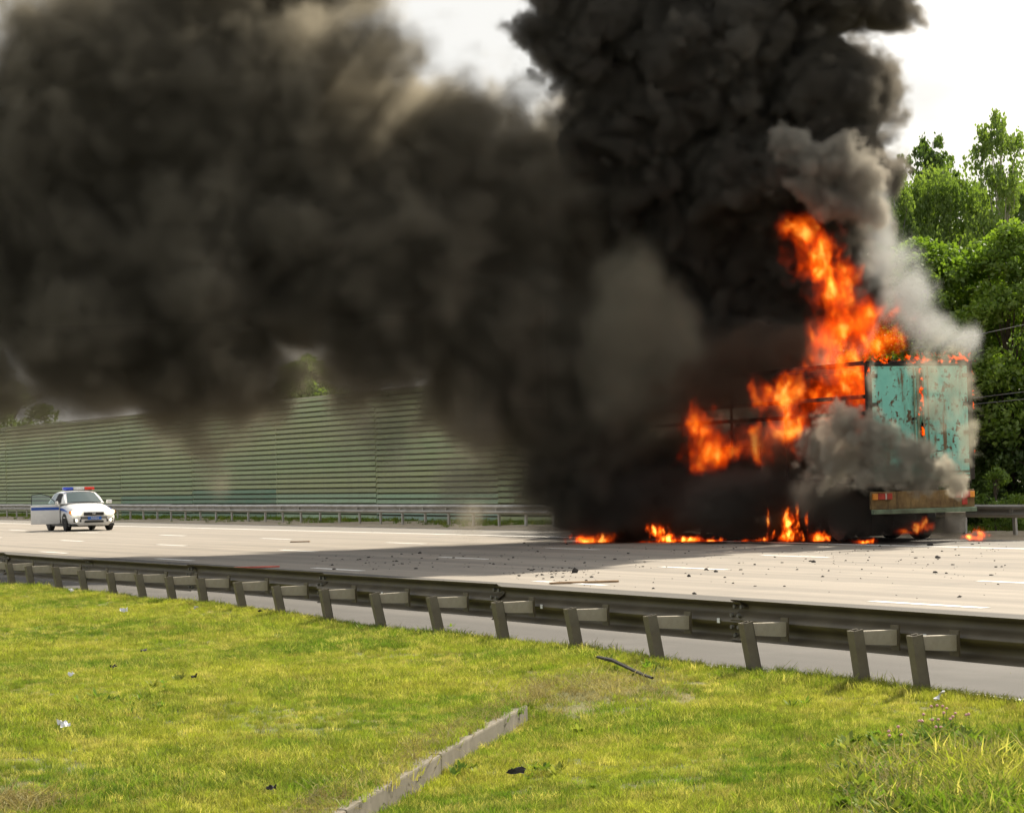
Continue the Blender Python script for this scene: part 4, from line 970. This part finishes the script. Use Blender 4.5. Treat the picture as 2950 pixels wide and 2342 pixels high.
smoke('thin_smoke', [(1080,1240,64,190,170,1.2),(1330,1390,64.5,200,110,1.0),(560,1210,63,150,90,1.0),(300,1200,63,280,90,1.0),(50,1150,64,230,110,1.0),(730,1180,64,90,70,.8)],
  'thin dark smoke trailing down in front of the noise barrier', voxel=0.16, k=0.3,
  dens=0.8, col=(0.12,0.115,0.10), nscale=0.6, namp=1.0, soft=1.0, step=2.8, warp=0.6, bias=0.25, stretch=(1.0,1.0,0.6), rough=0.65)
smoke('low_smoke', [
  (1880,1440,62.0,380,130,1.2),(2170,1440,59.6,260,115,0.9),(2390,1450,57.6,130,95,0.6),(1700,1360,62.5,250,150,1.2),(2480,1500,57.2,110,65,.5),(2600,1510,57.4,120,50,.5),(2720,1515,57.6,70,40,.4),(1780,1515,62.9,230,50,.8),(2050,1515,61.7,220,50,.7),(2300,1515,60.1,190,50,.6)],
  'pitch black smoke rolling under and beside the burning lorry', voxel=0.10,
  dens=4.5, col=(0.16,0.145,0.125), nscale=0.8, namp=0.5, soft=0.6, step=2.8, warp=0.4, bias=0.22)
smoke('brown_smoke', [(2120,1110,60.8,190,190,.45),(1980,1150,61.6,190,200,.5),(2330,1020,60.4,130,110,.4),(2250,1310,59.4,170,70,.4),(2400,1230,58.4,80,90,.3),(2150,1050,60.8,200,80,.4),(1950,1090,62.6,210,120,.6)],
  'reddish brown smoke veil over the burnt open side of the trailer', voxel=0.10, k=0.25,
  dens=5.0, col=(0.22,0.165,0.12), nscale=0.7, namp=0.6, soft=0.9, step=2.8, warp=0.4, bias=0.24)
smoke('grey_smoke', [(1830,950,61.4,190,270,.9),(1930,1090,61.2,150,150,.6),(1760,1080,61.6,120,190,.6)],
  'thin greenish grey smoke veil hanging left of the flames', voxel=0.15, k=0.3,
  dens=2.4, col=(0.56,0.52,0.40), nscale=0.4, namp=0.5, soft=0.9, step=2.8, warp=0.5, bias=0.24)
smoke('door_smoke', [
  (2770,1405,55.9,42,40,.28),(2710,1350,55.9,75,55,.33),(2620,1300,55.9,95,65,.36),(2530,1255,56.0,95,75,.38),(2440,1225,56.2,85,75,.4),
  (2450,1320,56.5,110,90,.4),(2570,1370,55.9,120,55,.33),(2670,1405,55.9,90,40,.3),(2390,1290,57.2,90,110,.4)],
  'thick tan grey smoke billowing across the lower half of the turquoise doors', voxel=0.04, k=0.08,
  dens=8.0, col=(0.60,0.55,0.45), nscale=1.8, namp=1.0, soft=0.6, step=3.0, warp=0.3, bias=0.24, detail=6, rough=0.62)
smoke('seam_smoke', [(2750,1120,56.2,75,160,.2),(2680,1070,56.2,80,80,.2),(2790,1260,56.2,45,120,.2),(2700,1190,56.2,60,70,.2),(2515,1100,56.3,20,110,.15),(2620,1060,56.2,30,40,.15)],
  'thin pale smoke leaking from the door seams of the trailer', voxel=0.05, k=0.2,
  dens=4.0, col=(0.58,0.55,0.43), nscale=1.7, namp=0.8, soft=0.9, step=2.8, warp=0.25, bias=0.25, detail=4)
smoke('blue_smoke', [
  (2790,985,58.0,60,60,.5),(2690,950,58.6,110,80,.8),(2600,860,59.4,110,110,.9),(2540,740,60.2,100,130,.9),(2530,620,61,80,110,.8)],
  'thin bluish grey smoke streaming off the trailer roof in front of the trees', voxel=0.09,
  dens=1.5, col=(0.66,0.68,0.66), nscale=0.8, namp=0.6, soft=0.9, step=2.8, warp=0.4, bias=0.27, detail=4)

# ---------------------------------------------------------------- flames
def vol_fire_mat(name, strength, step=1.5, red=0.0):
    t = NT(name); at = t.n('ShaderNodeAttribute', attribute_name='density').outputs['Fac']
    cr_ = t.n('ShaderNodeValToRGB'); t.set(cr_.inputs[0], at); e = cr_.color_ramp.elements
    e[0].position = 0.0; e[0].color = (0.5, 0.015, 0.0, 1); e[1].position = 0.95; e[1].color = (1.0, 0.52, 0.10, 1)
    k = e.new(0.30); k.color = (0.95, 0.075, 0.001, 1); k = e.new(0.6); k.color = (1.0, 0.22, 0.010, 1)
    st_ = t.math('MULTIPLY', t.math('POWER', at, 1.35), strength)
    em = t.n('ShaderNodeEmission', {'Color': cr_.outputs[0], 'Strength': st_})
    ab = t.n('ShaderNodeVolumeAbsorption', {'Color': (0.25, 0.06, 0.02), 'Density': t.math('MULTIPLY', at, 1.2)})
    t.set(t.out.inputs['Volume'], t.n('ShaderNodeAddShader', {0: em.outputs[0], 1: ab.outputs[0]}).outputs[0])
    t.m.cycles.volume_step_rate = step; return t.m
def fire(name, lst, label, strength, voxel=0.05, grow=1.3, **fk):
    e = px_ells(lst); m = vol_fire_mat(name, strength)
    return volume_object(name, e, grow, voxel, m, None, fk, label=label, cat='fire', kind='stuff')
FK = dict(nscale=1.5, namp=1.3, soft=1.15, warp=0.4, bias=0.16, detail=7.0, rough=0.68, holes=(3.6, 0.36, 0.64, 0.15), k=0.25, stretch=(1.0, 1.0, 0.6))
fire('roof_fire', [(2520,985,58.3,110,65,.6),(2470,930,58.7,130,95,.7),(2415,840,59.2,100,110,.7),(2350,745,59.8,95,95,.6),(2310,670,60.3,75,70,.5),(2390,985,59.4,80,80,.5)],
  'tall orange flames leaning off the roof of the trailer', 4.0, **FK)
fire('side_fire', [(2430,1060,57.8,100,150,.5),(2475,1130,57.4,48,140,.3),(2275,1140,59.6,95,85,.5),(2290,1225,59.4,85,75,.5),(2380,1180,59.2,80,90,.4),(2200,1290,59.8,60,60,.4)],
  'orange flames filling the burnt open side of the trailer', 4.2, **FK)
fire('cab_fire', [(2050,1290,60.9,90,75,.5),(2115,1300,60.6,50,35,.4),(2010,1230,61.0,75,65,.45)],
  'patch of orange flames towards the front of the lorry', 4.2, **FK)

# flame tongues: thin twisting sheets of burning gas
t = NT('flame_tongue'); hv = t.n('ShaderNodeAttribute', attribute_name='heat').outputs['Fac']; p = t.pos()
nz = t.noise(p, 9.0, 4, 0.6); hh = t.math('ADD', t.math('MULTIPLY', hv, 0.95), t.math('MULTIPLY', t.math('SUBTRACT', nz, 0.5), 1.1))
cr_ = t.n('ShaderNodeValToRGB'); t.set(cr_.inputs[0], hh); e = cr_.color_ramp.elements
e[0].position = 0.05; e[0].color = (0.8, 0.04, 0.0, 1); e[1].position = 0.8; e[1].color = (1.0, 0.48, 0.07, 1); k_ = e.new(0.4); k_.color = (1.0, 0.22, 0.012, 1)
em = t.n('ShaderNodeEmission', {'Color': cr_.outputs[0], 'Strength': t.ramp(hh, 0.0, 0.8, 0.7, 2.2)})
M_TONGUE = t.surf(t.n('ShaderNodeMixShader', {0: t.ramp(hh, 0.05, 0.30), 1: t.n('ShaderNodeBsdfTransparent').outputs[0], 2: em.outputs[0]}).outputs[0])
def tongues(name, label, items, seed=0, lean=(-.25, 0, 0)):
    """items: (world base, height, width)"""
    r = np.random.default_rng(seed); V_ = []; F_ = []; H_ = []
    for base, h, wd in items:
        ph = r.uniform(0, 6.28); n_ = 7; sg = 5; o = len(V_)
        for j in range(n_+1):
            f = j/n_; ww = wd*(math.sin(math.pi*(0.12+0.88*f))**0.8+.04)*(1-.55*f)
            cx = base[0] + lean[0]*h*f*f + .18*wd*math.sin(ph+f*5)*2; cy_ = base[1] + lean[1]*h*f*f + .1*wd*math.cos(ph*1.3+f*6); cz = base[2] + h*f
            for k in range(sg):
                a = 2*math.pi*k/sg + ph; V_.append((cx+math.cos(a)*ww/2, cy_+math.sin(a)*ww/3, cz+.02*math.sin(a*3+ph))); H_.append(1-f*.95)
        for j in range(n_):
            for k in range(sg): F_.append((o+j*sg+k, o+j*sg+(k+1) % sg, o+(j+1)*sg+(k+1) % sg, o+(j+1)*sg+k))
    me = npmesh(name, V_, F_, M_TONGUE)
    at = me.attributes.new('heat', 'FLOAT', 'POINT'); at.data.foreach_set('value', np.asarray(H_, np.float32))
    return link(name, me, label=label, cat='fire', kind='stuff')
def ground_line(px0, px1, py0, py1, n, hmin, hmax, seed):
    r = np.random.default_rng(seed); out = []
    for i in range(n):
        f = r.uniform(); q = G(px0+(px1-px0)*f, py0+(py1-py0)*f+r.normal(0, 3)); h = hmin+(hmax-hmin)*r.uniform()**2
        out.append(((q.x, q.y, .01), h, h*r.uniform(.35, .8)+.04))
    return out
GK = dict(nscale=4.5, namp=1.3, soft=1.0, warp=0.12, bias=0.18, detail=5.0, rough=0.65, holes=(9.0, 0.36, 0.60, 0.1), k=0.2, stretch=(1.0, 1.0, 0.5))
def gfire(lst, label, strength=16.0): return fire('ground_fire', lst, label, strength, 0.022, 1.3, **GK)
gfire([(1690,1554,62.3,50,18,.3),(1740,1550,62.3,40,22,.25)], 'low orange flames on the road at the edge of the smoke')
gfire([(1860,1563,61.4,40,8,.2),(1925,1556,61.2,45,16,.3),(1990,1557,61.0,60,13,.3),(2050,1562,60.8,40,9,.2),(1890,1530,61.4,30,26,.2)], 'long low line of flames on the road under the front of the lorry')
gfire([(2140,1560,60.4,30,8,.2),(2195,1559,60.2,35,9,.2)], 'thin line of burning fuel on the road beside the trailer')
gfire([(2270,1545,59.2,38,28,.22),(2272,1500,59.3,25,40,.2),(2214,1500,59.4,6,50,.1),(2328,1490,59.2,7,40,.1),(2360,1550,58.9,34,24,.22),(2300,1490,59.3,8,45,.1)], 'tall flames rising round the burning trailer wheels')
gfire([(2492,1558,56.6,36,9,.2)], 'small flames on the road below the rear bumper')
gfire([(2805,1550,56.4,40,12,.2),(2825,1540,56.4,24,20,.18)], 'small fire on the verge at the right rear corner of the trailer')
gfire([(2655,1515,57.0,45,22,.2),(2610,1530,57.0,30,10,.2)], 'small fire glowing underneath the rear axle of the trailer', 4.0)
# flames on the trailer edges
def TL(x, y, z): return TRM @ Vector((x, y, z))
r_ = np.random.default_rng(77)
it = [(tuple(TL(r_.uniform(-HW, HW), -.02+r_.uniform(0, .1), Z1-.06)), r_.uniform(.06, .26), r_.uniform(.06, .15)) for _ in range(190)]
it += [(tuple(TL(r_.uniform(-.2, .05), .0, Z1-.05)), r_.uniform(.15, .35), .10) for _ in range(10)]
it += [(tuple(TL(r_.uniform(.7, 1.2), .0, Z1-.05)), r_.uniform(.1, .28), .12) for _ in range(25)]
tongues('edge_fire', 'line of flames licking along the top edge of the trailer doors', it, 20)
it = [(tuple(TL(.02+r_.normal(0, .012), -.035, Z0+.75+r_.uniform(0, 1.8))), r_.uniform(.12, .32), r_.uniform(.03, .06)) for _ in range(150)]
tongues('seam_fire', 'narrow flames burning out of the gap between the trailer doors', it, 21)
it = [(tuple(TL(HW+.01, .0, Z0+r_.uniform(1.5, 2.6))), r_.uniform(.08, .25), .05) for _ in range(25)] + [(tuple(TL(-HW+.04, -.02, Z0+r_.uniform(2.2, 2.6))), r_.uniform(.08, .2), .06) for _ in range(12)] + [(tuple(TL(HW+.01, .0, Z0+r_.uniform(.4, 1.2))), r_.uniform(.08, .25), .05) for _ in range(12)]
tongues('post_fire', 'small flames on the corner posts of the trailer', it, 22)
